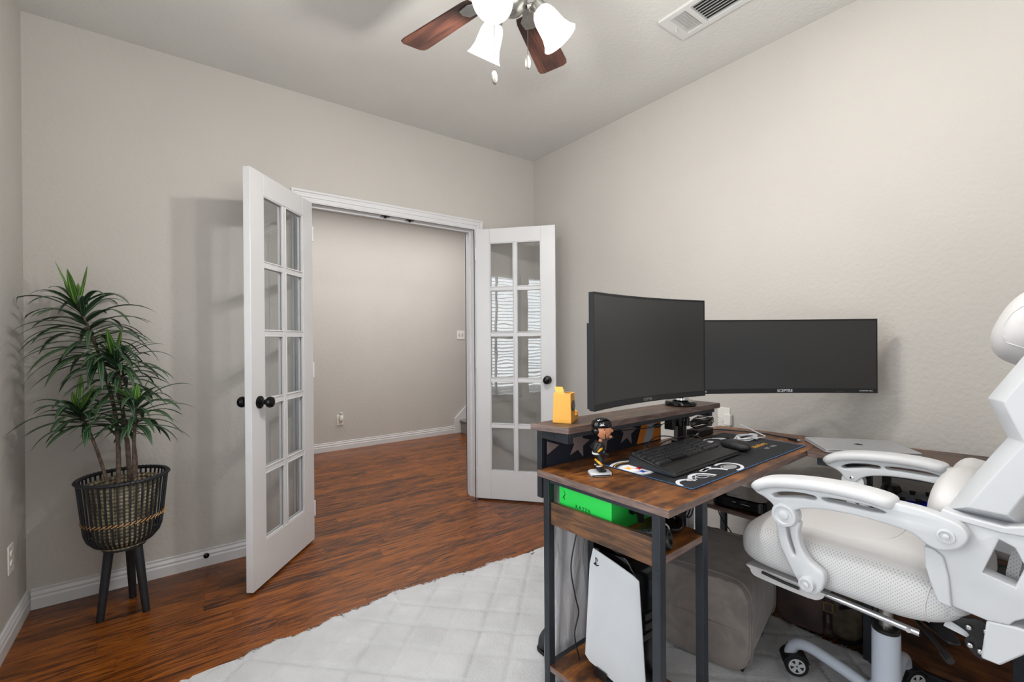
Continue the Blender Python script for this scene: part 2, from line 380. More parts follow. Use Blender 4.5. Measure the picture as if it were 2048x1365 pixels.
# ------------------------------------------------------------------ room
H = 2.743; XL, XR, YA, YN = -.548, 2.478, 2.996, -.62
WT = .12; YH = 5.24; HX0, HX1 = -1.6, 4.6
mb = MB(); mb.box(HX0-.1, HX1+.1, YN-.15, YH+.15, -.06, 0); struct(mb.build('floor', 'floor'))
mb = MB(); mb.box(XL-.12, XR+.12, YN-.12, YA+.06, H, H+.08); struct(mb.build('ceiling', 'ceil'))
mb = MB(); mb.box(HX0, HX1, YA+.06, YH+.1, H+.001, H+.08); struct(mb.build('ceiling', 'ceil'))
OX0, OX1, OZ = .65, 1.872, 2.078
mb = MB(); mb.box(HX0, OX0-.02, YA, YA+WT, 0, H); mb.box(OX1+.02, HX1, YA, YA+WT, 0, H); mb.box(OX0-.02, OX1+.02, YA, YA+WT, OZ+.02, H)
struct(mb.build('wall_far', 'wall'))
mb = MB(); mb.box(XR, XR+.12, YN, YA, 0, H); struct(mb.build('wall_right', 'wall'))
mb = MB(); mb.box(XL, XR, YN-.12, YN, 0, H); struct(mb.build('wall_near', 'wall'))
WINS = [(.42, 1.12), (1.24, 1.94)]; WZ0, WZ1 = .42, 2.14
mb = MB()
mb.box(XL-.12, XL, YN, WINS[0][0], 0, H); mb.box(XL-.12, XL, WINS[0][1], WINS[1][0], 0, H); mb.box(XL-.12, XL, WINS[1][1], YA, 0, H)
for a, b in WINS: mb.box(XL-.12, XL, a, b, 0, WZ0); mb.box(XL-.12, XL, a, b, WZ1, H)
struct(mb.build('wall_left', 'wall'))
mb = MB(); mb.box(HX0, HX1, YH, YH+.12, 0, H); struct(mb.build('wall_hall_far', 'wall'))
mb = MB(); mb.box(HX0-.12, HX0, YA, YH, 0, H); struct(mb.build('wall_hall_left', 'wall'))
mb = MB(); mb.box(HX1, HX1+.12, YA, YH, 0, H); struct(mb.build('wall_hall_right', 'wall'))

# windows in the left wall: frame, panes, blinds with tilted slats
for i, (a, b) in enumerate(WINS):
    w = thing('window_%d' % (i+1), None, None, (XL, (a+b)/2, WZ0), kind='structure')
    fb = MB()
    for y0, y1, z0, z1 in ((a, a+.04, WZ0, WZ1), (b-.04, b, WZ0, WZ1), (a+.04, b-.04, WZ0, WZ0+.04), (a+.04, b-.04, WZ1-.04, WZ1), (a+.04, b-.04, 1.26, 1.30), ((a+b)/2-.01, (a+b)/2+.01, WZ0+.04, WZ1-.04)):
        fb.box(XL-.1, XL-.06, y0, y1, z0, z1)
    fb.build('window_frame', 'white', w)
    g = MB(); g.add([V(XL-.08, a+.04, WZ0+.04), V(XL-.08, b-.04, WZ0+.04), V(XL-.08, b-.04, WZ1-.04), V(XL-.08, a+.04, WZ1-.04)], [[0, 1, 2, 3]]); g.build('pane', 'glass', w)
    s = MB(); s.box(XL-.02, XL+.03, a-.03, b+.03, WZ0-.03, WZ0); s.build('window_sill', 'white', w)
    bl = MB()
    for k in range(36):
        z = WZ0+.05+k*.046
        M4 = Matrix.Translation((XL-.03, 0, z)) @ Matrix.Rotation(.25, 4, 'Y')
        bl.box(-.022, .022, a+.01, b-.01, -.0015, .0015, 0, M4)
    bl.box(XL-.05, XL-.01, a+.01, b-.01, WZ1-.04, WZ1); bl.build('blind', 'white', w)

# baseboards with a stepped profile (offset from wall, height)
BP = [(0, 0), (.014, 0), (.014, .048), (.010, .056), (.012, .066), (.006, .080), (.008, .088), (0, .092)]
def baseboard(name, p0, p1, nrm, scale=1):
    p0, p1, nrm = Vector(p0), Vector(p1), Vector(nrm); mb = MB(); n = len(BP)
    mb.rings([[p+nrm*a+V(0, 0, z*scale) for a, z in BP] for p in (p0, p1)]); return struct(mb.build(name, 'white'))
baseboard('baseboard_far', (XL+.015, YA, 0), (.575, YA, 0), (0, -1, 0))
baseboard('baseboard_far', (1.949, YA, 0), (XR-.015, YA, 0), (0, -1, 0))
baseboard('baseboard_left', (XL, YN, 0), (XL, YA, 0), (1, 0, 0))
baseboard('baseboard_right', (XR, YN, 0), (XR, YA, 0), (-1, 0, 0))
baseboard('baseboard_hall', (HX0, YH, 0), (2.955, YH, 0), (0, -1, 0), 1.05)

# door casing with flutes, jamb with stop
mb = MB(); cw = .074; yo = YA
PR = [(0, .010), (.008, .016), (.018, .016), (.022, .011), (.030, .011), (.034, .017), (.046, .017), (.050, .012), (.058, .012), (.064, .019), (cw, .019), (cw, 0), (0, 0)]
def casing(y0, sg):
    P = lambda x, z, d: V(x, y0+sg*d, z)
    path = [(OX0, 0, -1, 0), (OX0, OZ, -1, 1), (OX1, OZ, 1, 1), (OX1, 0, 1, 0)]
    mb.rings([[P(x+sx*o, z+sz*o, d) for o, d in PR] for x, z, sx, sz in path])
casing(YA, -1); casing(YA+WT, 1)
struct(mb.build('trim_1', 'white'))
mb = MB()
mb.box(OX0-.02, OX0, YA-.012, YA+WT+.012, 0, OZ+.02); mb.box(OX1, OX1+.02, YA-.012, YA+WT+.012, 0, OZ+.02); mb.box(OX0-.02, OX1+.02, YA-.012, YA+WT+.012, OZ, OZ+.02)
mb.box(OX0, OX0+.012, YA+.045, YA+.08, 0, OZ); mb.box(OX1-.012, OX1, YA+.045, YA+.08, 0, OZ); mb.box(OX0+.012, OX1-.012, YA+.045, YA+.08, OZ-.012, OZ)
struct(mb.build('trim_2', 'white'))
for x, side in ((1.172, 'left'), (1.352, 'right')):
    mb = MB(); mb.box(x-.028, x+.028, YA+.006, YA+.032, OZ-.004, OZ); mb.cyl((x, YA+.019, OZ-.004), (x, YA+.019, OZ-.012), .011, .007, 12)
    tag(mb.build('ball_catch', 'bronze', smooth=40), 'black ball catch plate under the door head, the %s one of the pair' % side, 'door catch', 'ball catches under the door head')

# french doors: local frame x along leaf from hinge, y = thickness, z up
def french_door(name, hinge, free, side):
    hinge, free = Vector(hinge), Vector(free); d = (free-hinge); L = d.length; rz = math.atan2(d.y, d.x)
    w = thing(name, None, None, (hinge.x, hinge.y, 0), rz, kind='structure')
    z0, z1, th = .012, 2.07, .035
    ys = (0, th) if side > 0 else (-th, 0)
    sw, tr_, br = .108, .108, .212; cols, rows = 2, 5; mw = .022
    gx0, gx1, gz0, gz1 = sw, L-sw, z0+br, z1-tr_
    m = local(MB())
    y0, y1 = ys
    m.box(0, sw, y0, y1, z0, z1); m.box(L-sw, L, y0, y1, z0, z1); m.box(sw, L-sw, y0, y1, z0, gz0); m.box(sw, L-sw, y0, y1, gz1, z1)
    m.build('door_leaf', 'white', w, bevel=.0015)
    m = local(MB()); yi0, yi1 = y0+.006, y1-.006
    m.box((gx0+gx1)/2-mw/2, (gx0+gx1)/2+mw/2, yi0, yi1, gz0, gz1)
    for k in range(1, rows):
        z = gz0+(gz1-gz0)*k/rows; m.box(gx0, (gx0+gx1)/2-mw/2, yi0, yi1, z-mw/2, z+mw/2); m.box((gx0+gx1)/2+mw/2, gx1, yi0, yi1, z-mw/2, z+mw/2)
    # sticking bead round every light, both faces
    cw_ = ((gx1-gx0)-mw)/2; ch = (gz1-gz0-mw*(rows-1))/rows
    for c in range(cols):
        for r in range(rows):
            ax = gx0+c*(cw_+mw); az = gz0+r*(ch+mw)
            if r: az = gz0+(gz1-gz0)*r/rows+mw/2
            bz = gz0+(gz1-gz0)*(r+1)/rows-(mw/2 if r < rows-1 else 0); bx = ax+cw_
            for ya, yb in ((y0+.002, (y0+y1)/2-.003), ((y0+y1)/2+.003, y1-.002)):
                b_ = .007
                m.box(ax, ax+b_, ya, yb, az, bz); m.box(bx-b_, bx, ya, yb, az, bz); m.box(ax+b_, bx-b_, ya, yb, az, az+b_); m.box(ax+b_, bx-b_, ya, yb, bz-b_, bz)
    m.build('muntins', 'white', w, bevel=.002)
    g = local(MB()); g.add([V(gx0-.004, (y0+y1)/2, gz0-.004), V(gx1+.004, (y0+y1)/2, gz0-.004), V(gx1+.004, (y0+y1)/2, gz1+.004), V(gx0-.004, (y0+y1)/2, gz1+.004)], [[0, 1, 2, 3]]); g.build('pane', 'glass', w)
    for sg, yf in ((-1, y0), (1, y1)):
        k = local(MB()); Mx = Matrix.Rotation(-sg*PI/2, 4, 'X')
        k.lathe([(.0001, 0), (.031, 0), (.031, .006), (.026, .010), (.012, .012), (.0115, .030), (.018, .036), (.0265, .046), (.028, .056), (.024, .066), (.012, .072), (.0001, .073)], (L-.062, yf, .925), 28, 0, True, Mx)
        k.build('door_knob', 'bronze', w, smooth=40)
    for z in (.2, 1.05, 1.88):
        k = local(MB()); k.cyl((-.004, (y0 if side > 0 else y1), z-.045), (-.004, (y0 if side > 0 else y1), z+.045), .006, n=10); k.build('hinge', 'white', w, smooth=40)
    return w
# left leaf: camera-side face runs hinge (.685,2.965) -> free (.298,2.507)
french_door('door_1', (.685, 2.953, 0), (.299, 2.497, 0), -1)
french_door('door_2', (1.862, 2.950, 0), (2.258, 2.486, 0), 1)

# stairs in the hall
st = thing('staircase', 'carpeted staircase with white skirt board at the far end of the hall', 'stairs', (3.0, YH-.5, 0))
mb = MB(); sk = [(2.955, 0), (4.59, 0), (4.59, 1.56), (3.16, .375), (2.955, .195)]
mb.prism(sk, YH-.022, YH-.001, fn=lambda a, b, c: V(a, c, b)); mb.build('skirt_board', 'white', st, bevel=.002)
mb = MB()
for k in range(6): mb.box(3.04+.26*k, 3.04+.26*(k+1) if k < 5 else 4.59, YH-1.02, YH-.023, 0, .175*(k+1)); mb.tube([(3.04+.26*k-.004, YH-1.02, .175*(k+1)-.016), (3.04+.26*k-.004, YH-.023, .175*(k+1)-.016)], .016, 10)
mb.build('carpeted_steps', 'carpet', st, smooth=35)

# ------------------------------------------------------------------ plates and outlets
def outlet(p, a, nrm, label, switch=False):
    fr_ = frame(p, a, (0, 0, 1), nrm); t_ = thing('light_switch' if switch else 'wall_outlet', label, 'light switch' if switch else 'outlet', p, group=None if switch else 'white wall outlets')
    m = MB(); w = .058 if switch else .036; m.prism([(-w, -.058), (w, -.058), (w, .058), (-w, .058)], .0005, .006, fn=fr_); m.build('cover_plate', 'whitecap', t_, bevel=.002)
    if switch:
        for x in (-.024, .024):
            m = MB(); m.prism([(x-.010, -.016), (x+.010, -.016), (x+.010, .016), (x-.010, .016)], .006, .0068, 1, fn=fr_); m.prism([(x-.004, -.009), (x+.004, -.009), (x+.004, .007), (x-.004, .007)], .0068, .016, 0, fn=fr_); m.build('toggle', ['whitecap', 'grey_ink'], t_)
    else:
        for z in (-.02, .02):
            m = MB(); m.prism([(.016*math.cos(q*PI/8), z+.014*math.sin(q*PI/8)) for q in range(16)], .006, .009, 0, fn=fr_)
            for x in (-.006, .006): m.prism([(x-.0012, z-.004), (x+.0012, z-.004), (x+.0012, z+.005), (x-.0012, z+.005)], .009, .0093, 1, fn=fr_)
            m.build('socket', ['whitecap', 'ink'], t_)
    return t_
outlet((XL, 2.735, .337), (0, 1, 0), (1, 0, 0), 'white duplex outlet on the left wall beside the plant')
outlet((1.492, YH, .335), (1, 0, 0), (0, -1, 0), 'white outlet low on the hall wall behind the air freshener')
outlet((3.062, YH, 1.29), (1, 0, 0), (0, -1, 0), 'white double toggle light switch on the hall wall', True)
af = thing('air_freshener', 'small white plug-in air freshener hanging in the hall outlet', 'air freshener', (1.497, YH-.01, .35))
mb = MB(); mb.blob((1.497, YH-.031, .36), (.022, .024, .045), 2.6, 2.4, 20, 12); mb.build('warmer_body', 'whitecap', af, smooth=60)
mb = MB(); mb.lathe([(.001, 0), (.014, 0), (.016, .008), (.015, .026), (.008, .032), (.001, .032)], (1.497, YH-.038, .395), 16); mb.build('scent_cap', 'white_pl', af, smooth=40)
mb = MB(); mb.lathe([(.001, 0), (.014, 0), (.013, .006), (.006, .010), (.001, .010)], (.135, YA-.013, .058), 20, M4=Matrix.Rotation(PI/2, 4, 'X')); mb.lathe([(.001, .010), (.004, .010), (.004, .013), (.001, .013)], (.135, YA-.013, .058), 10, M4=Matrix.Rotation(PI/2, 4, 'X'))
tag(mb.build('cable_grommet', 'bronze', smooth=40), 'small round black wall grommet set in the baseboard left of the door', 'grommet')

# ------------------------------------------------------------------ ceiling vent
vt = thing('ceiling_vent', 'white rectangular air vent with dark slots in the ceiling', 'vent', (1.965, 1.0, H))
vx0, vx1, vy1, vy0 = 1.868, 2.072, 1.315, .62
mb = MB(); VD = H-.013
for a in ((vx0, vx1, vy1-.045, vy1), (vx0, vx1, vy0, vy0+.04), (vx0, vx0+.026, vy0+.04, vy1-.045), (vx1-.026, vx1, vy0+.04, vy1-.045), (vx0+.026, vx1-.026, vy1-.150, vy1-.125)): mb.box(*a, VD, H-.0005)
mb.build('vent_frame', 'vent', vt)
mb = MB(); mb.box(vx0+.027, vx1-.027, vy0+.041, vy1-.151, H-.002, H-.0006); mb.build('duct_shade_sheet', 'ventshade', vt)  # flat dark sheet in place of a deep, shaded duct
mb = MB()
for k in range(8):
    x = vx0+.038+k*.0185; mb.box(-.0048, .0048, vy0+.041, vy1-.151, -.0005, .0005, 0, Matrix.Translation((x, 0, H-.0065)) @ Matrix.Rotation(-.95, 4, 'Y'))
mb.build('louver', 'vent', vt)
mb = MB()
mb.box(vx0+.027, vx1-.027, vy1-.124, vy1-.046, H-.004, H-.001)
for k in range(5):
    y = vy1-.116+k*.0145; mb.box(vx0+.034, vx1-.034, -.0055, .0055, -.0006, .0006, 0, Matrix.Translation((0, y, H-.009)) @ Matrix.Rotation(.6, 4, 'X'))
mb.build('side_louver', 'vent', vt)
mb = MB(); mb.tube([(vx0+.09, vy1-.035, H-.008), (vx0+.09, vy1-.035, H-.02), (vx0+.10, vy1-.03, H-.03)], .0022, 8); mb.build('lever', 'vent', vt)

# ------------------------------------------------------------------ ceiling fan
FX, FY, FZ = .93, 1.233, 2.44
fan = thing('ceiling_fan', 'five-blade ceiling fan with walnut blades and three lit frosted shades', 'ceiling fan', (FX, FY, H))
mb = MB(); mb.lathe([(.001, H), (.065, H), (.062, H-.03), (.03, H-.05), (.016, H-.055), (.016, FZ+.16), (.05, FZ+.15), (.095, FZ+.12), (.105, FZ+.06), (.10, FZ+.02), (.07, FZ+.004), (.001, FZ+.004)], (FX, FY, 0), 36); mb.build('motor_housing', 'nickel', fan, smooth=40)
mb = MB(); mb.lathe([(.001, FZ+.004), (.06, FZ+.004), (.062, FZ-.02), (.05, FZ-.045), (.052, FZ-.075), (.035, FZ-.10), (.012, FZ-.115), (.001, FZ-.115)], (FX, FY, 0), 36); mb.build('light_kit_hub', 'nickel', fan, smooth=40)
bo = None
prof = [(.165, -.046), (.19, -.052), (.50, -.066), (.522, -.062), (.531, -.045), (.531, .045), (.522, .062), (.50, .066), (.19, .052), (.165, .046)]
for k in range(5):
    ang = math.radians(104.4-72*k)
    if bo is None:
        m = local(MB()); P4 = Matrix.Rotation(math.radians(-11), 4, 'X')
        m.prism(prof, -.003, .003, fn=lambda a, b, c: P4 @ V(a, b, c)); bo = m.build('fan_blade', 'blade', fan, bevel=.0015); b2 = bo
        m = local(MB())
        m.prism([(.085, -.016), (.15, -.014), (.18, -.035), (.225, -.03), (.235, 0), (.225, .03), (.18, .035), (.15, .014), (.085, .016)], -.008, -.0035, fn=lambda a, b, c: P4 @ V(a, b, c)); ir = m.build('blade_bracket', 'nickel', bo, bevel=.001)
    else:
        b2 = bo.copy(); C.objects.link(b2); b2.parent = fan; i2 = ir.copy(); C.objects.link(i2); i2.parent = b2
    b2.location = (0, 0, FZ-H); b2.rotation_euler = (0, 0, ang)
for k, ang in enumerate((212, 332, 92)):
    a = math.radians(ang); d = V(math.cos(a), math.sin(a), 0); base = V(FX, FY, FZ-.078)+d*.05
    ax = (d*math.sin(math.radians(37))-V(0, 0, 1)*math.cos(math.radians(37))).normalized()
    q = V(0, 0, 1).rotation_difference(ax).to_matrix().to_4x4(); s0 = base+d*.035+V(0, 0, .01)
    mb = MB(); mb.tube([base, base+d*.02+V(0, 0, .008), s0], .009, 10); mb.lathe([(.001, -.006), (.022, -.006), (.027, .0), (.027, .028), (.024, .03), (.001, .03)], s0, 24, M4=q); arm = mb.build('lamp_arm', 'nickel', fan, smooth=40)
    mb = MB(); ou = [(.024, .018), (.034, .03), (.041, .05), (.044, .075), (.047, .10), (.056, .125), (.064, .137)]
    mb.lathe(ou+[(r-.003, z-.001) for r, z in ou[::-1]], s0, 32, M4=q, cap=False, close=True); sh = mb.build('lamp_shade', 'glow', fan, smooth=60)
    mb = MB(); mb.blob(s0+ax*.065, (.024, .024, .03), 2, 2, 16, 10); mb.build('light_bulb', 'bulb', fan, smooth=80)
    ld = bpy.data.lights.new('fan_lamp', 'POINT'); ld.energy = 21; ld.shadow_soft_size = .035; ld.color = (1, .97, .92)
    lo = bpy.data.objects.new('fan_lamp', ld); C.objects.link(lo); lo.location = s0+ax*.155
for (x, y, z) in ((.858, 1.235, 2.085), (.978, 1.208, 2.165)):
    mb = MB(); n = int((FZ-.06-z-.03)/.006)
    for i in range(n):
        zz = z+.03+.006*i; mb.lathe([(.0003, -.0022), (.0022, 0), (.0003, .0022)], (x, y, zz), 6)
    mb.tube([(x, y, z+.03), (x, y, FZ-.05)], .0006, 4); ch = mb.build('pull_chain', 'pewter', fan, smooth=60)
    mb = MB(); mb.blob((x, y, z+.008), (.010, .006, .023), 2.5, 2.3, 16, 10); mb.build('chain_pendant', 'pewter', ch, smooth=60)

# ------------------------------------------------------------------ rug
mb = MB(); x0, x1, y0, y1 = -.30, 2.09, -.5, 2.035; st_ = .0115
nx, ny = int((x1-x0)/st_), int((y1-y0)/st_)
def rugz(x, y):
    u, v = (x+y)/.2, (x-y-.03)/.2
    a, b = abs(u-round(u)), abs(v-round(v))
    q = (1-.85*math.exp(-(a/.030)**2))*(1-.85*math.exp(-(b/.030)**2))
    z = .007+.014*q+.0015*math.sin(x*37+y*11)*math.sin(y*29-x*7)
    return z
def edgewave(u): return .010*math.sin(u*9)+.008*math.sin(u*23+1)+.004*math.sin(u*61)+.003*math.sin(u*140)
vs = []
for j in range(ny+1):
    for i in range(nx+1):
        x = x0+(x1-x0)*i/nx; y = y0+(y1-y0)*j/ny; e = min(i, j, nx-i, ny-j)
        z = rugz(x, y)*(0 if e == 0 else .75 if e == 1 else 1)+.001
        if j >= ny-2: y += edgewave(x)+.045-.147*(x-.85)**2
        if i >= nx-2: x += edgewave(y+3)*.8
        vs.append((x, y, z))
mb.add(vs, [[j*(nx+1)+i, j*(nx+1)+i+1, (j+1)*(nx+1)+i+1, (j+1)*(nx+1)+i] for j in range(ny) for i in range(nx)])
# fringe tufts of pile along the far and right edges
rr = random.Random(3)
for k in range(5200):
    if k < 4000: x = rr.uniform(x0, x1); y = y1+edgewave(x)+.045-.147*(x-.85)**2-rr.uniform(0, .03); d = V(rr.uniform(-.4, .4), 1, 0)
    else: y = rr.uniform(.1, 1.6); x = x1+edgewave(y+3)*.8-rr.uniform(0, .03); d = V(1, rr.uniform(-.5, .5), 0)
    d.normalize(); L = rr.uniform(.008, .02); w = V(-d.y, d.x, 0)*.0022; p = V(x, y, rr.uniform(.004, .014))
    q = p+d*L-V(0, 0, .4*p.z); mb.add([p-w, p+w, q, p+V(0, 0, .004)], [[0, 1, 2], [0, 2, 3], [1, 3, 2]])
o = mb.build('quilted_rug', 'rug', smooth=80); tag(o, 'white quilted plush rug with diamond stitching on the hardwood floor', 'rug')

# ------------------------------------------------------------------ plant, pot, stand
PC = V(-.186, 2.712, 0)
sd = thing('plant_stand', 'black bamboo basket planter stand on three legs with a tan stitched band', 'planter', PC)
def br(z):  # basket radius
    u = (z-.302)/.312
    return .090+.040*(1-(1-min(1, u*3.2))**2.2)+.030*u
mb = MB(); ns = 46
for k in range(ns):
    a = 2*PI*k/ns; ring = []
    for j in range(13):
        z = .302+.312*(j/12); r = br(z)-(.05*(1-j/1.5)**2 if j < 1.5 else 0); w = .0036
        t_ = V(-math.sin(a), math.cos(a), 0); n_ = V(math.cos(a), math.sin(a), 0); c = PC+n_*r+V(0, 0, z)
        ring.append([c-t_*w-n_*.0022, c+t_*w-n_*.0022, c+t_*w+n_*.0022, c-t_*w+n_*.0022])
    mb.rings(ring)
mb.build('basket_slats', 'basket', sd)
def torus(mb, c, R, r, n=48, m=8, mi=0):
    mb.rings([[V(c[0]+(R+r*math.cos(2*PI*q/m))*math.cos(2*PI*k/n), c[1]+(R+r*math.cos(2*PI*q/m))*math.sin(2*PI*k/n), c[2]+r*math.sin(2*PI*q/m)) for q in range(m)] for k in range(n)], mi, False, True)
mb = MB(); torus(mb, (PC.x, PC.y, .616), br(.616), .0085)
for k in range(60):
    a = 2*PI*k/60; c = PC+V(math.cos(a), math.sin(a), 0)*br(.616)+V(0, 0, .616); mb.tube([c+V(-math.sin(a), math.cos(a), 0)*.006+V(0, 0, .009), c-V(-math.sin(a), math.cos(a), 0)*.006+V(math.cos(a), math.sin(a), 0)*.009], .0022, 5)
mb.build('basket_rim', 'basket', sd, smooth=60)
mb = MB(); torus(mb, (PC.x, PC.y, .305), .070, .006); mb.lathe([(.001, .300), (.078, .300), (.078, .309), (.001, .309)], PC, 32); mb.build('basket_base', 'basket', sd, smooth=40)
mb = MB(); zb = .437
for k in range(ns):
    a0, a1 = 2*PI*(k-.15)/ns, 2*PI*(k+.95)/ns; r = br(zb)+.004
    mb.tube([PC+V(math.cos(a0)*r, math.sin(a0)*r, zb-.006), PC+V(math.cos((a0+a1)/2)*(r+.002), math.sin((a0+a1)/2)*(r+.002), zb), PC+V(math.cos(a1)*(r-.001), math.sin(a1)*(r-.001), zb+.007)], .0017, 5)
mb.build('stitched_band', 'twine', sd, smooth=60)
for fx, fy in ((-.268, 2.683), (-.165, 2.838), (-.108, 2.655)):
    d = V(fx-PC.x, fy-PC.y, 0); top = PC+d*.62+V(0, 0, .302); bot = V(fx, fy, .0)
    mb = MB(); mb.tube([bot, bot.lerp(top, .5), top], .0145, 16, rr=[.014, .0165, .018]); mb.build('leg', 'basket', sd, smooth=40)
pot = thing('woven_flower_pot', 'woven seagrass pot with beaded rim inside the black basket stand', 'flower pot', PC+V(0, 0, .311))
mb = MB(); pr = [(.001, .311), (.082, .311), (.100, .345), (.112, .42), (.124, .52), (.134, .590), (.132, .596), (.122, .594), (.115, .55), (.108, .50), (.001, .50)]
mb.lathe(pr, PC, 48); mb.build('woven_shell', 'weave', pot, smooth=50)
mb = MB()
for ring_, rz_ in ((.124, .583), (.114, .562), (.103, .545)):
    n_ = int(2*PI*ring_/.017)
    for k in range(n_):
        a = 2*PI*(k+.5*(ring_ < .13))/n_; mb.blob(PC+V(math.cos(a)*ring_, math.sin(a)*ring_, rz_), (.0085, .0085, .008), 2, 2, 8, 5)
mb.build('beaded_rim', 'weave', pot, smooth=80)
mb = MB(); mb.lathe([(.001, .52), (.098, .52), (.104, .535), (.06, .545), (.001, .55)], PC, 32); mb.build('soil', 'soil', pot, smooth=50)

plant = thing('potted_plant', 'tall dracaena plant with four tufts of striped green leaves in the corner', 'plant', PC+V(0, 0, .54))
RT, UPV = V(.802, -.598, 0), V(0, 0, 1); FWD = V(.598, .802, 0)
def pp(px, py, w=0):   # metres in the plane of the plant, measured off the pot centre
    return PC+RT*((px-245)/442)+V(0, 0, 1.2255+(685-py)/442)+FWD*w
stems = [([(238, 966), (238, 900), (232, 830), (218, 770), (200, 712), (180, 660), (152, 602)], .0080, -.01, .0),
         ([(246, 968), (247, 900), (244, 840), (243, 790), (243, 745), (240, 712)], .0085, .03, -.03),
         ([(231, 958), (222, 910), (212, 868), (204, 838), (197, 812)], .0062, -.05, -.10),
         ([(260, 962), (265, 920), (272, 880), (282, 836), (290, 800)], .0070, .02, -.05),
         ([(250, 962), (254, 930), (252, 895), (247, 868), (245, 852)], .0055, .05, .03)]
heads = []
for pts, r, w0, w1 in stems:
    P = [pp(x, y, w0+(w1-w0)*i/(len(pts)-1)) for i, (x, y) in enumerate(pts)]
    P = [Vector(q) for q in smooth_loop([tuple(p) for p in P], 4, False)]
    mb = MB(); mb.tube(P, r, 8, rr=[r*(1.15-.5*i/len(P)) for i in range(len(P))]); mb.build('stem', 'stem', plant, smooth=60); heads.append(P)
def leaf(mb, p, az, el, L, w, droop, mi, seed):
    rg = random.Random(seed); d = V(math.cos(az)*math.cos(el), math.sin(az)*math.cos(el), math.sin(el)); pts = [p.copy()]; n = 11; q = p.copy(); dirs = []
    for i in range(n):
        dirs.append(d.copy()); q = q+d*(L/n); pts.append(q.copy())
        d = (d-V(0, 0, 1)*droop*(.35+1.3*i/n)/n*2.2).normalized()
    dirs.append(d)
    side = V(-math.sin(az), math.cos(az), 0); tw = rg.uniform(-.5, .5)
    side = (side+V(0, 0, tw*.4)).normalized()
    vs, fs, o = [], [], len(mb.f)
    for i, q in enumerate(pts):
        u = i/n; wd = w*(.4+.6*min(1, u/.2))*(1-max(0, (u-.5)/.5)**2.0)+.0005
        nrm = side.cross(dirs[i]).normalized()
        for s_ in (-1, -.5, 0, .5, 1):
            z = nrm*(.28*wd*abs(s_)); vs.append(q+side*wd*s_+z)
    for q in vs:
        if q.x < XL+.012: q.x = XL+.012+.1*(q.x-XL-.012)*-1*.1
        if q.y > YA-.012: q.y = YA-.012
    base = len(mb.v); mb.v += vs; un = [0, .25, .5, .75, 1]
    for i in range(n):
        for k in range(4):
            mb.f.append([base+i*5+k, base+i*5+k+1, base+(i+1)*5+k+1, base+(i+1)*5+k]); mb.m.append(mi)
            mb.uv[len(mb.f)-1] = [(un[k], i/n), (un[k+1], i/n), (un[k+1], (i+1)/n), (un[k], (i+1)/n)]
spec = [(0, 78, .275, .38, 11), (1, 64, .225, .40, 22), (2, 44, .225, .34, 33), (3, 46, .220, .34, 44), (4, 13, .11, .3, 55)]
for hi, n, L, span, sd_ in spec:
    rg = random.Random(sd_); P = heads[hi]; mb = MB()
    for i in range(n):
        u = i/(n-1); idx = (1-span*(1-u))*(len(P)-1); a, fr2 = int(idx), idx-int(idx); p = P[a].lerp(P[min(a+1, len(P)-1)], fr2)
        az = i*2.399+rg.uniform(-.3, .3); el = .05+.95*u**1.4+rg.uniform(-.15, .15)
        if u > .92: el = 1.25+rg.uniform(-.2, .2)
        ln = L*(1-.42*max(0, u-.75)/.25)*rg.uniform(.8, 1.12); dr = rg.uniform(.62, 1.15)*(1 if u < .9 else .1)
        if u > .94: ln = L*.36
        leaf(mb, p, az, el, ln, rg.uniform(.0095, .0122), dr, 1 if u > .9 else 0, i+sd_)
    mb.build('foliage', ['leaf', 'leafnew'], plant, smooth=70)

# ------------------------------------------------------------------ desk
DT, TH = .775, .022
FLc, NR = V(1.005, 1.204, 0), V(1.034, .706, 0); IN = V(2.014, .745, 0)
desk = thing('computer_desk', 'L-shaped rustic brown desk with black steel frame, raised shelf and open racks', 'desk', (1.5, 1.0, 0))
mb = MB(); mb.prism([(1.005, 1.204), (1.034, .706), (2.014, .745), (2.33, .757), (2.25, 1.232)], DT-TH, DT, 0, 1); mb.build('desktop', ['rusticX', 'edge'], desk, bevel=.0012)
mb = MB(); mb.prism([(2.014, .743), (2.092, .155), (2.466, .155), (2.331, .755)], DT-TH, DT, 0, 1); mb.build('side_desktop', ['rusticY', 'edge'], desk, bevel=.0012)
# raised monitor shelf
mb = MB(); mb.prism([(1.004, 1.240), (1.050, 1.096), (1.992, 1.088), (1.98, 1.235)], .908, .93, 0, 1); mb.build('riser_shelf', ['darkwood', 'edge'], desk, bevel=.0012)
PW = .026
def post(mb, x, y, z0, z1, w=PW, d=None): mb.box(x-w/2, x+w/2, y-(d or w)/2, y+(d or w)/2, z0, z1)
posts = [(1.058, .754), (1.283, .762), (1.033, 1.178), (1.262, 1.190), (1.885, 1.215), (2.068, .562), (2.393, .585), (2.105, .188), (2.448, .182), (2.272, 1.225)]
for i, (x, y) in enumerate(posts):
    mb = MB(); post(mb, x, y, .012, DT-TH, PW if i != 8 else .024); mb.cyl((x-PW/2-.002, y-.004, .60), (x-PW/2, y-.004, .60), .005, n=10); mb.build('leg', 'blackmetal', desk, bevel=.0012)
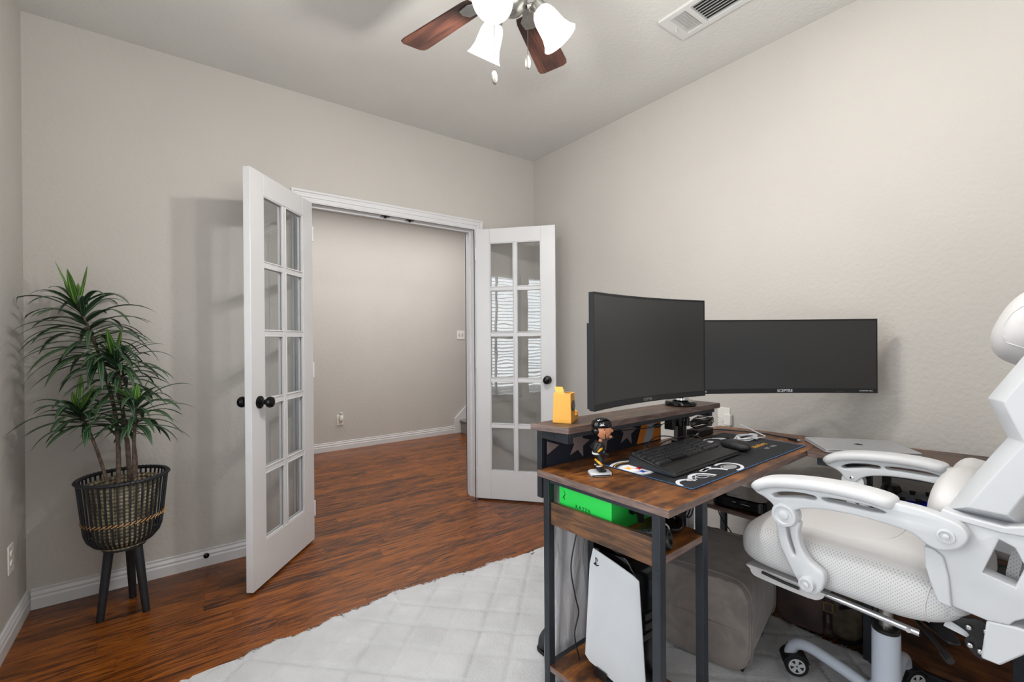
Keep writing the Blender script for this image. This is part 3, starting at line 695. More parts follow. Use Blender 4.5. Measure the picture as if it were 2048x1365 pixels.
# riser posts behind the desktop with plates
for x0_ in (1.068, 1.945):
    mb = MB(); mb.box(x0_-.013, x0_+.013, 1.262 if x0_ > 1.5 else 1.240, 1.288 if x0_ > 1.5 else 1.266, .655, .907); mb.box(x0_-.013, x0_+.013, 1.106, 1.239, .872, .907)
    mb.cyl((x0_-.0145, 1.252, .888), (x0_-.0125, 1.252, .888), .007, n=12); mb.cyl((x0_-.016, 1.175, .885), (x0_-.0125, 1.175, .885), .006, n=12)
    mb.build('riser_bracket', 'blackmetal', desk, bevel=.001)
mb = MB(); mb.prism([(1.06, 1.100), (1.95, 1.092), (1.95, 1.102), (1.06, 1.110)], .893, .908); mb.build('riser_rail', 'blackmetal', desk)
# rails
def rail(a, b, z0, z1, w=.022):
    a, b = V(a[0], a[1], 0), V(b[0], b[1], 0); d = (b-a).normalized(); n_ = V(-d.y, d.x, 0)*w/2; a = a+d*.014; b = b-d*.014
    mb = MB(); mb.prism([tuple((a-n_).xy), tuple((b-n_).xy), tuple((b+n_).xy), tuple((a+n_).xy)], z0, z1); mb.build('frame_rail', 'blackmetal', desk, bevel=.001)
U0, U1 = DT-TH-.017, DT-TH-.001
for a_ in ((posts[0], posts[2], U0, U1), (posts[1], posts[3], U0, U1), (posts[2], posts[3], U0, U1), (posts[3], posts[4], U0, U1), (posts[4], posts[9], U0, U1), (posts[1], (2.05, .80), U0, U1), ((2.045, .73), posts[7], DT-TH-.03, U1, .03), (posts[9], posts[8], DT-TH-.03, U1),
           (posts[7], posts[8], U0, U1), (posts[5], posts[6], .10, .125), (posts[9], posts[6], .10, .128), (posts[5], posts[7], .035, .06), (posts[6], posts[8], .035, .06), (posts[2], posts[3], .09, .11, .02), (posts[4], (2.0, 1.0), .66, .69)):
    rail(*a_)
mb = MB(); mb.prism([(1.073, .740), (1.268, .750), (1.268, .778), (1.294, .779), (1.27, 1.176), (1.048, 1.164), (1.069, .769), (1.0725, .769)], .612, .632, 0, 1); mb.build('middle_shelf', ['rusticX', 'edge'], desk, bevel=.001)
mb = MB(); mb.prism([(1.044, .768), (1.294, .776), (1.27, 1.18), (1.022, 1.170)], .090, .110, 0, 1); mb.build('bottom_shelf', ['rusticX', 'edge'], desk, bevel=.001)
mb = MB(); fb_ = frame((1.0365, 1.165, 0), (.058, -1, 0), (0, 0, 1), (1, .058, 0)); mb.prism([(0, .592), (.396, .596), (.396, .676), (0, .668)], -.006, .006, fn=fb_); mb.build('shelf_guard_board', 'rusticP', desk, bevel=.001)
mb = MB(); mb.prism([(2.025, .95), (2.06, .92), (2.33, .97), (2.27, 1.21), (2.015, 1.19)], .425, .445, 0, 1); mb.build('corner_shelf', ['lowboard', 'edge'], desk)
mb = MB(); mb.prism([(2.082, .547), (2.118, .20), (2.452, .20), (2.40, .57)], .545, .565, 0, 0); mb.build('side_shelf', ['lowboard', 'edge'], desk)
mb = MB(); mb.prism([(2.072, .548), (2.108, .203), (2.445, .20), (2.395, .57)], .062, .082, 0, 0); mb.build('side_bottom_shelf', ['lowboard', 'edge'], desk)
mb = MB(); mb.prism([(2.385, .57), (2.440, .20), (2.452, .20), (2.397, .57)], .083, .40, 0, 0); mb.build('back_board', ['lowboard', 'edge'], desk)

# flag and pale cloth hung behind the desk
def flagpt(x): return 1.2185+.018*(x-1.06)+.003*math.sin(x*14)
mb = MB(); fx0, fx1, fz0, fz1 = 1.060, 1.745, .70, .900
def sheet(mb, x0, x1, z0, z1, nx, nz, fy, mi=0):
    o = [(x0+(x1-x0)*i/nx, z0+(z1-z0)*j/nz) for j in range(nz+1) for i in range(nx+1)]
    mb.add([V(x, fy(x, z), z) for x, z in o]+[V(x, fy(x, z)+.002, z) for x, z in o], [[j*(nx+1)+i, j*(nx+1)+i+1, (j+1)*(nx+1)+i+1, (j+1)*(nx+1)+i] for j in range(nz) for i in range(nx)]+[[(nx+1)*(nz+1)+q for q in (j*(nx+1)+i, (j+1)*(nx+1)+i, (j+1)*(nx+1)+i+1, j*(nx+1)+i+1)] for j in range(nz) for i in range(nx)], mi)
sheet(mb, fx0, fx1, fz0, fz1, 40, 4, lambda x, z: flagpt(x))
def onflag(mb, poly, mi, d=.0012):   # subdivide-free: short polygons laid just proud of the cloth
    mb.prism(poly, 0, 1, mi, fn=lambda a, b, c: V(a, flagpt(a)-d-(.0008 if c else 0)-.0015, b))
def star5(cx, cz, r, rot): return [(cx+(r if k % 2 == 0 else r*.42)*math.sin(rot+PI*k/5), cz+(r if k % 2 == 0 else r*.42)*math.cos(rot+PI*k/5)) for k in range(10)]
for cx, cz, r, rot in ((1.218, .835, .060, .25), (1.366, .838, .060, .5), (1.512, .838, .060, .18)): onflag(mb, star5(cx, cz, r, rot), 1)
onflag(mb, [(1.062, .815), (1.062, .862), (1.118, .842)], 1); onflag(mb, [(1.092, .900), (1.122, .900), (1.108, .882)], 2)
for a, b, mi in ((1.570, 1.612, 2), (1.612, 1.668, 3), (1.668, 1.735, 2)): onflag(mb, [(a, .778), (b, .778), (min(1.742, b+.05), .899), (min(1.742, a+.05), .899)], mi)
tag(mb.build('fabric_flag', ['navy', 'star', 'orange', 'paleflag']), 'dark navy flag with taupe stars and orange stripes hung under the raised shelf', 'flag')
mb = MB(); fyc = lambda x, z: 1.232+.006*math.sin(x*38+z*3)+.004*math.sin(x*90-z*7)+.005*math.sin(z*9+x*12)
sheet(mb, 1.062, 2.02, .045, .700, 120, 30, lambda x, z: fyc(x, z)+(0 if x < 1.85 else -.0))
tag(mb.build('hanging_cloth', 'cloth', smooth=80), 'pale grey wrinkled cloth hanging behind the desk down to the floor', 'cloth')

# ------------------------------------------------------------------ monitors
def monitor(name, label, pL, pR, z0, z1, sag, chin, texts, shell=None, tiltz=0, group=None):
    """curved monitor between the bottom corners pL,pR (seen left,right), bowed away from the viewer by sag"""
    pL, pR = Vector(pL), Vector(pR); d = (pR-pL); L = d.length; d.normalize(); back = V(-d.y, d.x, 0)
    if back.dot(FWD) < 0: back = -back
    c0 = (pL+pR)/2; t_ = thing(name, label, 'monitor', (c0.x, c0.y, z0), group='monitors over the desk'); R_c = (L*L/4+sag*sag)/(2*sag)
    def P(u, dep, z):   # u in -L/2..L/2
        y = math.sqrt(max(0, R_c*R_c-u*u))-(R_c-sag); return c0+d*u+back*(y+dep)+V(0, 0, z+tiltz*(u/L))
    def strip(mb, u0, u1, d0, d1, za, zb, n=24, mi=0):
        rg = []
        for i in range(n+1):
            u = u0+(u1-u0)*i/n; rg.append([P(u, d0, za), P(u, d1, za), P(u, d1, zb), P(u, d0, zb)])
        mb.rings(rg, mi)
    b = .007
    m = MB(); strip(m, -L/2, L/2, .0015, .02, z0, z1); m.build('monitor_housing', 'bezel', t_, smooth=30)
    m = MB(); strip(m, -L/2+b*.4, L/2-b*.4, .0, .0015, z0+chin, z1-b); m.build('screen', 'screen', t_, smooth=30)
    m = MB(); strip(m, -L/2, L/2, -.002, .0015, z0, z0+chin); strip(m, -L/2, L/2, -.0015, .0015, z1-b, z1); strip(m, -L/2, -L/2+b*.4, -.0015, .0015, z0, z1, 2); strip(m, L/2-b*.4, L/2, -.0015, .0015, z0, z1, 2); m.build('bezel', 'bezel', t_, smooth=30)
    m = MB(); sh = shell or (.0, .75); strip(m, -L/2+.002 if shell else -L*.3, L*.3, .02, .030 if shell else .045, z0+.004, z0+(z1-z0)*.74); m.build('rear_shell', 'bezel', t_, smooth=30)
    m = MB(); strip(m, -.05, .05, .045, .06, (z0+z1)/2-.05, (z0+z1)/2+.05, 4); m.build('mount_plate', 'black', t_)
    for txt, u, size, mi in texts:
        m = MB(); text_mb(m, txt, size, lambda a, bb, c, u=u: P(u+a, -.0023-max(0, c)*.5, z0+chin*.5+bb), 0, .0003); m.build('lettering', mi, t_)
    return t_, P
m1, P1 = monitor('curved_monitor', 'large curved black monitor over the raised shelf, nearest the door', (1.010, .943, 0), (1.613, .941, 0), 1.007, 1.368, .035, .019, [('SCEPTRE', 0, .012, 'grey_ink')], (0, .74))
m2, P2 = monitor('ultrawide_monitor', 'ultrawide black monitor in the desk corner against the right wall', (1.728, 1.078, 0), (2.362, .607, 0), .990, 1.302, .028, .019, [('SCEPTRE', .022, .017, 'white_ink'), ('HDMI', -.332, .011, 'white_ink'), ('ULTRAWIDE 100Hz', .350, .006, 'white_ink'), ('.  .  .  .  .', .25, .008, 'white_ink')])
arm = thing('monitor_arm', 'black twin monitor arm standing on a round glossy base on the raised shelf', 'monitor arm', (1.80, 1.178, .93))
mb = MB(); mb.lathe([(.001, .9305), (.062, .9305), (.066, .934), (.066, .944), (.060, .950), (.001, .952)], (1.80, 1.165, 0), 40); mb.build('round_base', 'blackgloss', arm, smooth=40)
mb = MB(); mb.lathe([(.030, .952), (.036, .955), (.036, .963), (.026, .966), (.001, .966)], (1.80, 1.165, 0), 32); mb.build('chrome_cap', 'chrome', arm, smooth=40)
mb = MB(); mb.cyl((1.80, 1.165, .966), (1.80, 1.165, 1.24), .014, n=20); mb.build('pole', 'black', arm, smooth=40)
ce1 = P1(0, .06, 1.19); ce2 = P2(0, .06, 1.146)
mb = MB(); mb.tube([(1.80, 1.165, 1.19), (1.55, 1.20, 1.19), ce1+V(0, .03, 0), ce1], .013, 10); mb.cyl((1.80, 1.165, 1.165), (1.80, 1.165, 1.215), .022, n=20); mb.build('arm_link', 'black', arm, smooth=40)
mb = MB(); mb.tube([(1.80, 1.165, 1.146), (1.98, 1.17, 1.146), ce2+V(.03, .04, 0), ce2], .013, 10); mb.cyl((1.80, 1.165, 1.125), (1.80, 1.165, 1.164), .022, n=20); mb.build('arm_link', 'black', arm, smooth=40)
# clamp pole between desktop and raised shelf
cp = thing('desk_clamp', 'black clamp post with bracket standing under the raised shelf behind the keyboard', 'clamp', (1.765, 1.13, DT))
mb = MB(); mb.box(1.753, 1.776, 1.12, 1.15, DT+.008, .870); mb.box(1.735, 1.80, 1.10, 1.17, DT, DT+.008); mb.build('clamp_post', 'black', cp, bevel=.002)
mb = MB(); mb.box(1.66, 1.80, 1.125, 1.150, .872, .890); mb.box(1.665, 1.687, 1.115, 1.155, .842, .905); mb.box(1.715, 1.732, 1.115, 1.155, .850, .892); mb.cyl((1.765, 1.11, .886), (1.765, 1.11, .85), .010, n=12); mb.box(1.75, 1.80, 1.10, 1.16, .888, .906); mb.build('clamp_bracket', 'black', cp, bevel=.002)

# ------------------------------------------------------------------ mouse pad with printed design
MZ = DT+.003
pad = [(1.208, 1.104), (1.228, .757), (2.090, .778), (2.060, 1.130)]
ux = V(.9997, .024, 0); uy = V(-.024, .9997, 0); PO = V(1.228, .757, 0)
fp = lambda a, b, c: PO+ux*a+uy*b+V(0, 0, MZ+c)
mb = MB(); mb.prism([(0, 0), (.865, 0), (.865, .345), (0, .345)], -.003, 0, fn=fp)
n = 120
def dash(a, b):   # stitched edge
    a, b = Vector(a), Vector(b); k = int((b-a).length/.0045)
    for i in range(k):
        p = a.lerp(b, (i+.2)/k); q = a.lerp(b, (i+.9)/k); nn = V(-(b-a).y, (b-a).x, 0).normalized()*.0022
        mb.tube([p-nn, q+nn], .0009, 4, 1)
dash(fp(0, .001, 0), fp(.865, .001, 0)); dash(fp(.001, 0, 0), fp(.001, .345, 0)); dash(fp(.864, 0, 0), fp(.864, .345, 0))
def ink(poly, mi, z=.0003): mb.prism([(max(.003, min(.862, a)), max(.003, min(.342, b))) for a, b in poly], z-.0001, z+.0002, mi, fn=fp)
def circ(cx, cy, r, n=40, a0=0, a1=2*PI, sy=1): return [(cx+r*math.cos(a0+(a1-a0)*k/n), cy+r*sy*math.sin(a0+(a1-a0)*k/n)) for k in range(n)]
def arcband(cx, cy, r, w, a0, a1, mi, z=.0003, sy=1, n=28):
    for k in range(n):
        t0, t1 = a0+(a1-a0)*k/n, a0+(a1-a0)*(k+1)/n
        ink([(cx+r*math.cos(t0), cy+r*sy*math.sin(t0)), (cx+r*math.cos(t1), cy+r*sy*math.sin(t1)), (cx+(r+w)*math.cos(t1), cy+(r+w)*sy*math.sin(t1)), (cx+(r+w)*math.cos(t0), cy+(r+w)*sy*math.sin(t0))], mi, z)
def hypo(cx, cy, r):
    out = []
    for q in range(4):
        a = q*PI/2+PI/4; b = a+PI/2
        p0 = (cx+r*math.cos(a), cy+r*math.sin(a)); p1 = (cx+r*math.cos(b), cy+r*math.sin(b))
        for k in range(6):
            t_ = k/6; mx_, my_ = cx, cy
            out.append(((1-t_)**2*p0[0]+2*t_*(1-t_)*(cx*.75+.25*(p0[0]+p1[0])/2)+t_*t_*p1[0], (1-t_)**2*p0[1]+2*t_*(1-t_)*(cy*.75+.25*(p0[1]+p1[1])/2)+t_*t_*p1[1]))
    return out
lx, ly = .040, .232
ink(circ(lx, ly, .062), 3, .0004); ink(circ(lx, ly, .055), 2, .0007)
ink(hypo(lx-.010, ly+.022, .020), 4, .001); ink(hypo(lx+.018, ly+.0, .020), 5, .001); ink(hypo(lx-.002, ly-.030, .019), 6, .001)
arcband(lx+.02, ly-.01, .098, .011, .9, 2.6, 2); arcband(lx+.02, ly-.01, .090, .003, .9, 2.3, 7)
# abstract looping white strokes near the front edge
arcband(.045, .030, .034, .012, .2, 3.0, 2); arcband(.085, .055, .020, .003, 0, 6.28, 2, sy=.5); arcband(.130, .020, .050, .013, .1, 2.6, 2); arcband(.130, .020, .038, .003, .1, 2.6, 2)
arcband(.215, .020, .056, .014, .2, 2.0, 2); arcband(.150, .052, .030, .003, 0, 5, 2, sy=.6)
arcband(.315, .048, .048, .014, -1.9, 2.0, 2, sy=.72); ink(circ(.315, .048, .038, sy=.6), 3, .0003); arcband(.315, .048, .024, .003, .2, 2.8, 8, .0008, sy=.7)
ink([(.20, .068), (.27, .085), (.26, .095), (.19, .080)], 2)
# winding white strokes near the back, behind the mouse
arcband(.60, .275, .050, .010, .2, 4.2, 2, sy=.6); arcband(.66, .285, .045, .012, -1.2, 2.2, 2, sy=.7); ink(circ(.625, .29, .030, sy=.5), 2); arcband(.54, .30, .030, .007, 1.2, 3.6, 2)
text_mb(mb, 'Steelers', .042, lambda a, b, c: fp(.715+a*.9, .122+b, .0012), 7, 0, shear=.25)
text_mb(mb, 'EST · 1933', .021, lambda a, b, c: fp(.725+a, .078+b, .0012), 2, 0)
tag(mb.build('desk_mat', ['padcloth', 'bluestitch', 'white_ink', 'grey_ink', 'gold_ink', 'red_ink', 'blue_ink', 'gold_ink', 'ink']), 'large charcoal desk mat with football logo, white line art and blue stitched edge', 'desk mat')

# ------------------------------------------------------------------ keyboard
kb = thing('computer_keyboard', 'wide black gaming keyboard with palm rest on the desk mat', 'keyboard', (1.52, .95, MZ))
KO = V(1.283, .848, 0); kx = V(.9991, .043, 0); ky = V(-.043, .9991, 0); KL, KD = .448, .195
def kp(a, b, c): 
    sk_ = .09*b*(1-2*a/KL); return KO+kx*(a+sk_*.9)+ky*b+V(0, 0, MZ+.0015+c)
def kz(b): return .010+.024*max(0, b-.06)/.135+.006*min(1, b/.06)
mb = MB(); rg = []
for b_, zt in ((0, .007), (.006, .012), (.06, .017), (.064, .020), (.12, .028), (.188, .039), (.195, .034)):
    rg.append([kp(0, b_, 0), kp(KL, b_, 0), kp(KL, b_, zt), kp(.003, b_, zt)])
mb.rings(rg); mb.build('keyboard_body', 'black', kb, bevel=.003)
mb = MB(); rg = [[kp(.004, b_, z-.001), kp(KL-.004, b_, z-.001), kp(KL-.004, b_, z+.0012), kp(.004, b_, z+.0012)] for b_, z in ((.004, .0125), (.056, .0172))]; mb.rings(rg); mb.build('palm_rest', 'palm', kb, bevel=.001)
mb = MB(); rg = [[kp(-.004, b_, .001), kp(0, b_, .001), kp(0, b_, z), kp(-.004, b_, z)] for b_, z in ((.004, .009), (.06, .015), (.19, .034))]; mb.rings(rg); mb.build('side_trim', 'blackmetal', kb, bevel=.001)
cols_, rows_ = 21, 6; ka = (KL-.024)/cols_; kd = (.185-.068)/rows_
kobj = None
for r in range(rows_):
    for c in range(cols_):
        if c in (15, 18) and False: continue
        if (c == 15 or (r == 0 and 3 < c < 9)): continue
        a0 = .010+ka*c; b0 = .070+kd*r; z = .0225+(b0-.07)*.138
        p = kp(a0+ka/2, b0+kd/2, z)
        if kobj is None:
            m = local(MB()); w, d_ = ka*.43, kd*.42
            m.add([V(-w, -d_, 0), V(w, -d_, 0), V(w, d_, .001), V(-w, d_, .001), V(-w*.82, -d_*.75, .006), V(w*.82, -d_*.75, .006), V(w*.82, d_*.85, .008), V(-w*.82, d_*.85, .008)], [[3, 2, 1, 0], [4, 5, 6, 7], [0, 1, 5, 4], [1, 2, 6, 5], [2, 3, 7, 6], [3, 0, 4, 7]])
            kobj = m.build('key', 'keys', kb); ko = kobj
        elif len([1 for _ in kb.children]) < 101: ko = kobj.copy(); C.objects.link(ko); ko.parent = kb
        else: continue
        ko.location = p-world_loc(kb); ko.rotation_euler = (0, 0, .043)
mb = MB(); w, d_ = ka*2.4, kd*.42; 
for (a_, b_, w_) in ((.010+ka*6.5, .070+kd*.5, ka*2.3),):
    z = .0225+(b_-.07)*.138; mb.add([kp(a_+s1*w_, b_+s2*d_, z+zz) for zz in (0, .007) for s1, s2 in ((-1, -1), (1, -1), (1, 1), (-1, 1))], [[3, 2, 1, 0], [4, 5, 6, 7], [0, 1, 5, 4], [1, 2, 6, 5], [2, 3, 7, 6], [3, 0, 4, 7]])
mb.build('space_bar', 'keys', kb)
mb = MB()
for k in range(8): a_ = .02+k*.014; mb.prism([(a_, .188), (a_+.006, .188), (a_+.006, .190), (a_, .190)], .0392, .0396, fn=kp)
mb.build('indicator_icons', 'grey_ink', kb)
ms = thing('computer_mouse', 'black computer mouse on the desk mat right of the keyboard', 'mouse', (1.806, .925, MZ))
mb = MB(); Mm = Matrix.Rotation(-.28, 4, 'Z')
mb.blob((1.806, .925, MZ+.017), (.037, .070, .020), 2.4, 2.1, 28, 14, M4=Mm, fn=lambda p: V(p.x*(1-.15*abs(p.y)/.064), p.y, p.z*(1 if p.z < 0 else 1.15-.2*(p.y/.064)))); mb.build('mouse_shell', 'palm', ms, smooth=80)
mb = MB(); q = Mm @ V(0, .034, 0); mb.cyl(V(1.806, .925, MZ+.036)+q-V(.004, 0, 0), V(1.806, .925, MZ+.036)+q+V(.004, 0, 0), .007, n=16); mb.build('scroll_wheel', 'rubber', ms, smooth=40)

# ------------------------------------------------------------------ laptop
lp = thing('laptop', 'closed silver laptop lying on the side desk against the wall', 'laptop', (2.23, .61, DT))
LO = V(2.030, .685, 0); la = V(.204, -.258, 0).normalized(); lb = V(.258, .204, 0).normalized(); fl = lambda a, b, c: LO+la*a+lb*b+V(0, 0, DT+.001+c)
def rrect(x0, y0, x1, y1, r, n=5):
    out = []
    for cx, cy, a in ((x1-r, y1-r, 0), (x0+r, y1-r, PI/2), (x0+r, y0+r, PI), (x1-r, y0+r, 1.5*PI)): out += [(cx+r*math.cos(a+PI/2*k/n), cy+r*math.sin(a+PI/2*k/n)) for k in range(n+1)]
    return out
mb = MB(); mb.prism(rrect(0, 0, .318, .232, .012), .0, .0085, fn=fl); mb.build('laptop_base', 'silver', lp, bevel=.0015)
mb = MB(); mb.prism(rrect(0, 0, .318, .232, .012), .0095, .0145, fn=fl); mb.build('laptop_lid', 'silver', lp, bevel=.0015)
mb = MB(); ap = smooth_loop([(.0, .011), (.006, .013), (.012, .010), (.0145, .004), (.011, -.002), (.013, -.009), (.008, -.015), (.003, -.014), (0, -.0148), (-.004, -.015), (-.010, -.012), (-.0145, -.003), (-.013, .007), (-.007, .012)], 3)
mb.prism([(.159+a, .118+b) for a, b in ap], .0145, .0148, fn=fl); mb.prism(smooth_loop([(.159, .131), (.163, .132), (.167, .139), (.163, .138)], 3), .0145, .0148, fn=fl); mb.build('lid_emblem', 'palm', lp)

# ------------------------------------------------------------------ objects on the raised shelf and desktop
ph = thing('pen_holder', 'amber plastic pen holder with round logo at the left end of the raised shelf', 'pen holder', (1.115, 1.165, .93))
Pz = .9305; pa = V(.55, -.83, 0).normalized(); pa = V(.5, -.866, 0); pb = V(.866, .5, 0); p0 = V(1.074, 1.196, 0)
fh = lambda a, b, c: p0+pa*a+pb*b+V(0, 0, Pz+c)
mb = MB(); A_, B_, T_ = .062, .052, .105
for a0, a1, b0, b1 in ((0, A_, 0, .004), (0, A_, B_-.004, B_), (0, .004, .004, B_-.004), (A_-.004, A_, .004, B_-.004)):
    mb.add([fh(x-(.004 if x < .03 else -.002), y, 0) for x, y in ((a0, b0), (a1, b0), (a1, b1), (a0, b1))]+[fh(x, y, T_-.02*0) for x, y in ((a0, b0), (a1, b0), (a1, b1), (a0, b1))], [[3, 2, 1, 0], [4, 5, 6, 7], [0, 1, 5, 4], [1, 2, 6, 5], [2, 3, 7, 6], [3, 0, 4, 7]])
mb.prism([(.002, .002), (A_-.002, .002), (A_-.002, B_-.002), (.002, B_-.002)], 0, .004, fn=fh); mb.build('cup', 'yellow', ph, bevel=.001)
mb = MB(); mb.prism([(.006, B_+.0005), (A_, B_+.0005), (A_, B_+.05), (.006, B_+.05)], 0, .022, fn=fh); mb.prism([(.006, B_+.036), (A_, B_+.036), (A_, B_+.042), (.006, B_+.042)], .0225, .034, fn=fh); mb.build('phone_ledge', 'yellow', ph, bevel=.002)
mb = MB(); mb.prism([(.010, .012), (.040, .012), (.040, .016), (.010, .016)], .09, .125, fn=lambda a, b, c: fh(a-(c-.09)*.4, b+(c-.09)*.3, c)); mb.build('back_tab', 'yellow', ph)
mb = MB(); mb.prism([(.014, .020), (.046, .020), (.046, .024), (.014, .024)], .085, .118, fn=lambda a, b, c: fh(a-(c-.085)*.5, b+(c-.085)*.3, c)); mb.build('note_block', 'grey_ink', ph)
fl2 = lambda a, b, c: fh(A_+.0035-.0*b, B_*.5+a, .060+b)+pa*(c+.0) 
mb = MB(); mb.prism(circ(0, 0, .019, 28), -.002, .0006, 0, fn=fl2); mb.prism(circ(0, 0, .016, 28), .0006, .0010, 1, fn=fl2)
for cx, cy in ((-.003, .007), (.006, 0), (-.003, -.008)): mb.prism(hypo(cx, cy, .007), .001, .0014, 2, fn=fl2)
mb.build('round_emblem', ['ink', 'grey_ink', 'ink'], ph)

# bobblehead hockey figurine
fg = thing('bobblehead_figurine', 'hockey player bobblehead with black helmet on the front left of the desk', 'figurine', (1.128, 1.035, DT))
B0 = V(1.128, 1.033, DT+.001); fa = V(.86, -.51, 0).normalized(); fbk = V(.51, .86, 0).normalized()   # faces +fa
F3 = lambda a, b, c: B0+fa*a*1.12+fbk*b*1.12+V(0, 0, c*1.04)
mb = MB(); mb.prism([(-.030, -.016), (-.018, -.026), (.022, -.026), (.034, -.016), (.034, .016), (.022, .026), (-.018, .026), (-.030, .016)], 0, .010, fn=F3); mb.build('octagonal_base', 'white_pl', fg, bevel=.002)
mb = MB(); mb.prism([(.0345, -.016), (.0365, -.016), (.0365, .016), (.0345, .016)], .001, .009, fn=F3); mb.prism([(-.028, -.0268), (.026, -.0268), (.026, -.0262), (-.028, -.0262)], .003, .006, fn=F3); mb.build('name_plate', 'ink', fg)
mb = MB()
for s_ in (-1, 1):
    mb.tube([F3(.002, s_*.010, .014), F3(-.004, s_*.010, .032), F3(.006, s_*.009, .046), F3(-.002, s_*.006, .066)], .009, 10, 0, rr=[.0075, .0095, .0115, .0115]); mb.blob(F3(.007, s_*.010, .0145), (.014, .006, .0048), 2.5, 2.5, 14, 8, 0, M4=Matrix.Rotation(-.535, 4, 'Z'))
mb.tube([F3(-.002, 0, .060), F3(-.003, 0, .078), F3(.001, 0, .096), F3(.004, 0, .104)], .015, 14, 0, rr=[.015, .020, .0205, .009])
for s_ in (-1, 1): mb.tube([F3(.000, s_*.017, .100), F3(-.013, s_*.025, .084), F3(.006, s_*.022, .068), F3(.020, s_*.013, .064)], .006, 10, 0, rr=[.0095, .009, .0078, .007])
mb.tube([F3(.002, 0, .100), F3(.006, 0, .112)], .006, 10, 1)
for s_ in (-1, 1): mb.tube([F3(-.010, s_*.0245, .087), F3(-.007, s_*.0245, .083)], .0102, 10, 2); mb.tube([F3(-.003, s_*.0105, .036), F3(.001, s_*.0105, .041)], .0122, 10, 2); mb.tube([F3(-.002, s_*.0105, .030), F3(-.0025, s_*.0105, .0335)], .0108, 10, 3)
mb.tube([F3(-.0025, 0, .068), F3(-.003, 0, .073)], .0205, 14, 3); mb.prism(circ(0, 0, .006, 12), 0, .001, 2, fn=lambda a, b, c: F3(-.002+a, -.0215-c, .088+b))
mb.build('player_body', ['ink', 'skin', 'gold_ink', 'white_ink'], fg, smooth=60)
Hc = (.014, 0, .142); mb = MB()
mb.blob(F3(*Hc), (.026, .0225, .031), 2.2, 2.1, 28, 18, M4=Matrix.Rotation(-.535, 4, 'Z'), fn=lambda p: V(p.x*(1 if p.z > 0 else 1-.12*(-p.z/.026)), p.y*(1 if p.z > 0 else 1-.25*(-p.z/.026)), p.z))
mb.blob(F3(.0395, 0, .138), (.006, .0035, .0055), 2, 2, 12, 8); mb.blob(F3(.0345, 0, .119), (.007, .006, .0045), 2, 2, 12, 8)
for s_ in (-1, 1): mb.blob(F3(.012, s_*.0215, .138), (.006, .0025, .008), 2, 2, 12, 8)
mb.tube([F3(.0345, -.005, .1285), F3(.0355, 0, .128), F3(.0345, .005, .1285)], .0011, 6, 1)
for s_ in (-1, 1): mb.blob(F3(.0335, s_*.007, .144), (.0018, .0026, .0018), 2, 2, 8, 6, 2); mb.tube([F3(.034, s_*.004, .1485), F3(.033, s_*.010, .149)], .001, 6, 2)
hd = mb.build('head', ['skin', 'red_ink', 'ink'], fg, smooth=70)
mb = MB(); mb.blob(F3(.008, 0, .159), (.034, .028, .025), 2.3, 2.2, 28, 14, M4=Matrix.Rotation(-.535, 4, 'Z'), fn=lambda p: V(p.x, p.y, p.z if p.z > -.008 else -.008+.1*(p.z+.008)))
mb.prism([(-.008, 0), (.008, 0), (.004, .004), (.006, .008), (0, .004), (-.006, .008), (-.004, .003)], 0, .0008, 1, fn=lambda a, b, c: F3(.002+a, -.0262-c, .160+b))
for s_ in (-1, 1): mb.tube([F3(.010, s_*.0225, .148), F3(.014, s_*.0215, .128), F3(.022, 0, .109)], .0012, 6, 0)
mb.blob(F3(-.010, 0, .140), (.010, .017, .013), 2, 2, 14, 8)
mb.build('helmet', ['blackgloss', 'white_ink'], hd, smooth=60)

# ------------------------------------------------------------------ cables, adapters, charger
def cable(name, pts, r, m_, label, cat='cable', k=6, extra=None, parent=None):
    P = smooth_loop(pts, k, False); mb = MB(); mb.tube(P, r, 7)
    mats = [m_]
    if extra: extra(mb); mats.append('black' if m_ != 'black' else 'silver')
    if parent: return mb.build(name, mats, parent, smooth=60)
    return tag(mb.build(name, mats, smooth=60), label, cat)
ab = thing('power_adapter', 'black power brick on the desk behind the keyboard under a coiled cord', 'power adapter', (1.91, 1.165, DT))
mb = MB(); mb.box(-.068, .068, -.030, .030, 0, .032, 0, Matrix.Translation((1.955, 1.165, DT+.001)) @ Matrix.Rotation(.05, 4, 'Z')); mb.build('brick', 'black', ab, bevel=.004)
mb = MB(); mb.box(-.010, .010, -.008, .008, 0, .001, 0, Matrix.Translation((1.875, 1.133, DT+.018)) @ Matrix.Rotation(-.9, 4, 'X')); mb.build('paper_tag', 'white_ink', ab)
pts = []; rg = random.Random(9)
for i in range(64):
    a = i*.62; R1 = .062+.006*math.sin(i*1.3); pts.append((1.975+R1*1.15*math.cos(a), 1.168+.032*math.sin(a)+.004*math.sin(i), DT+.039+.0006*i+.004*math.sin(a*1.5+i)))
cable('coiled_cord', pts, .0028, 'black', '', k=3, parent=ab)
cable('power_cable', [(2.03, 1.175, DT+.012), (2.11, 1.170, DT+.006), (2.16, 1.10, DT+.005), (2.195, .99, DT+.005), (2.185, .93, DT+.005), (2.175, .88, DT+.006)], .0032, 'black', 'black cable with a plug running along the desk behind the mat toward the laptop',
      extra=lambda mb: (mb.box(-.009, .009, -.024, .016, -.0045, .0045, 0, Matrix.Translation((2.170, .858, DT+.006)) @ Matrix.Rotation(-.2, 4, 'Z')), mb.box(-.006, .006, -.034, -.024, -.003, .003, 1, Matrix.Translation((2.170, .858, DT+.006)) @ Matrix.Rotation(-.2, 4, 'Z'))))
pts = []
for i in range(40):
    a = i*.55; pts.append((2.025+(.070+.008*math.sin(i))*math.cos(a), .985+(.030+.006*math.cos(i*.7))*math.sin(a), MZ+.004+.0012*(i % 9)))
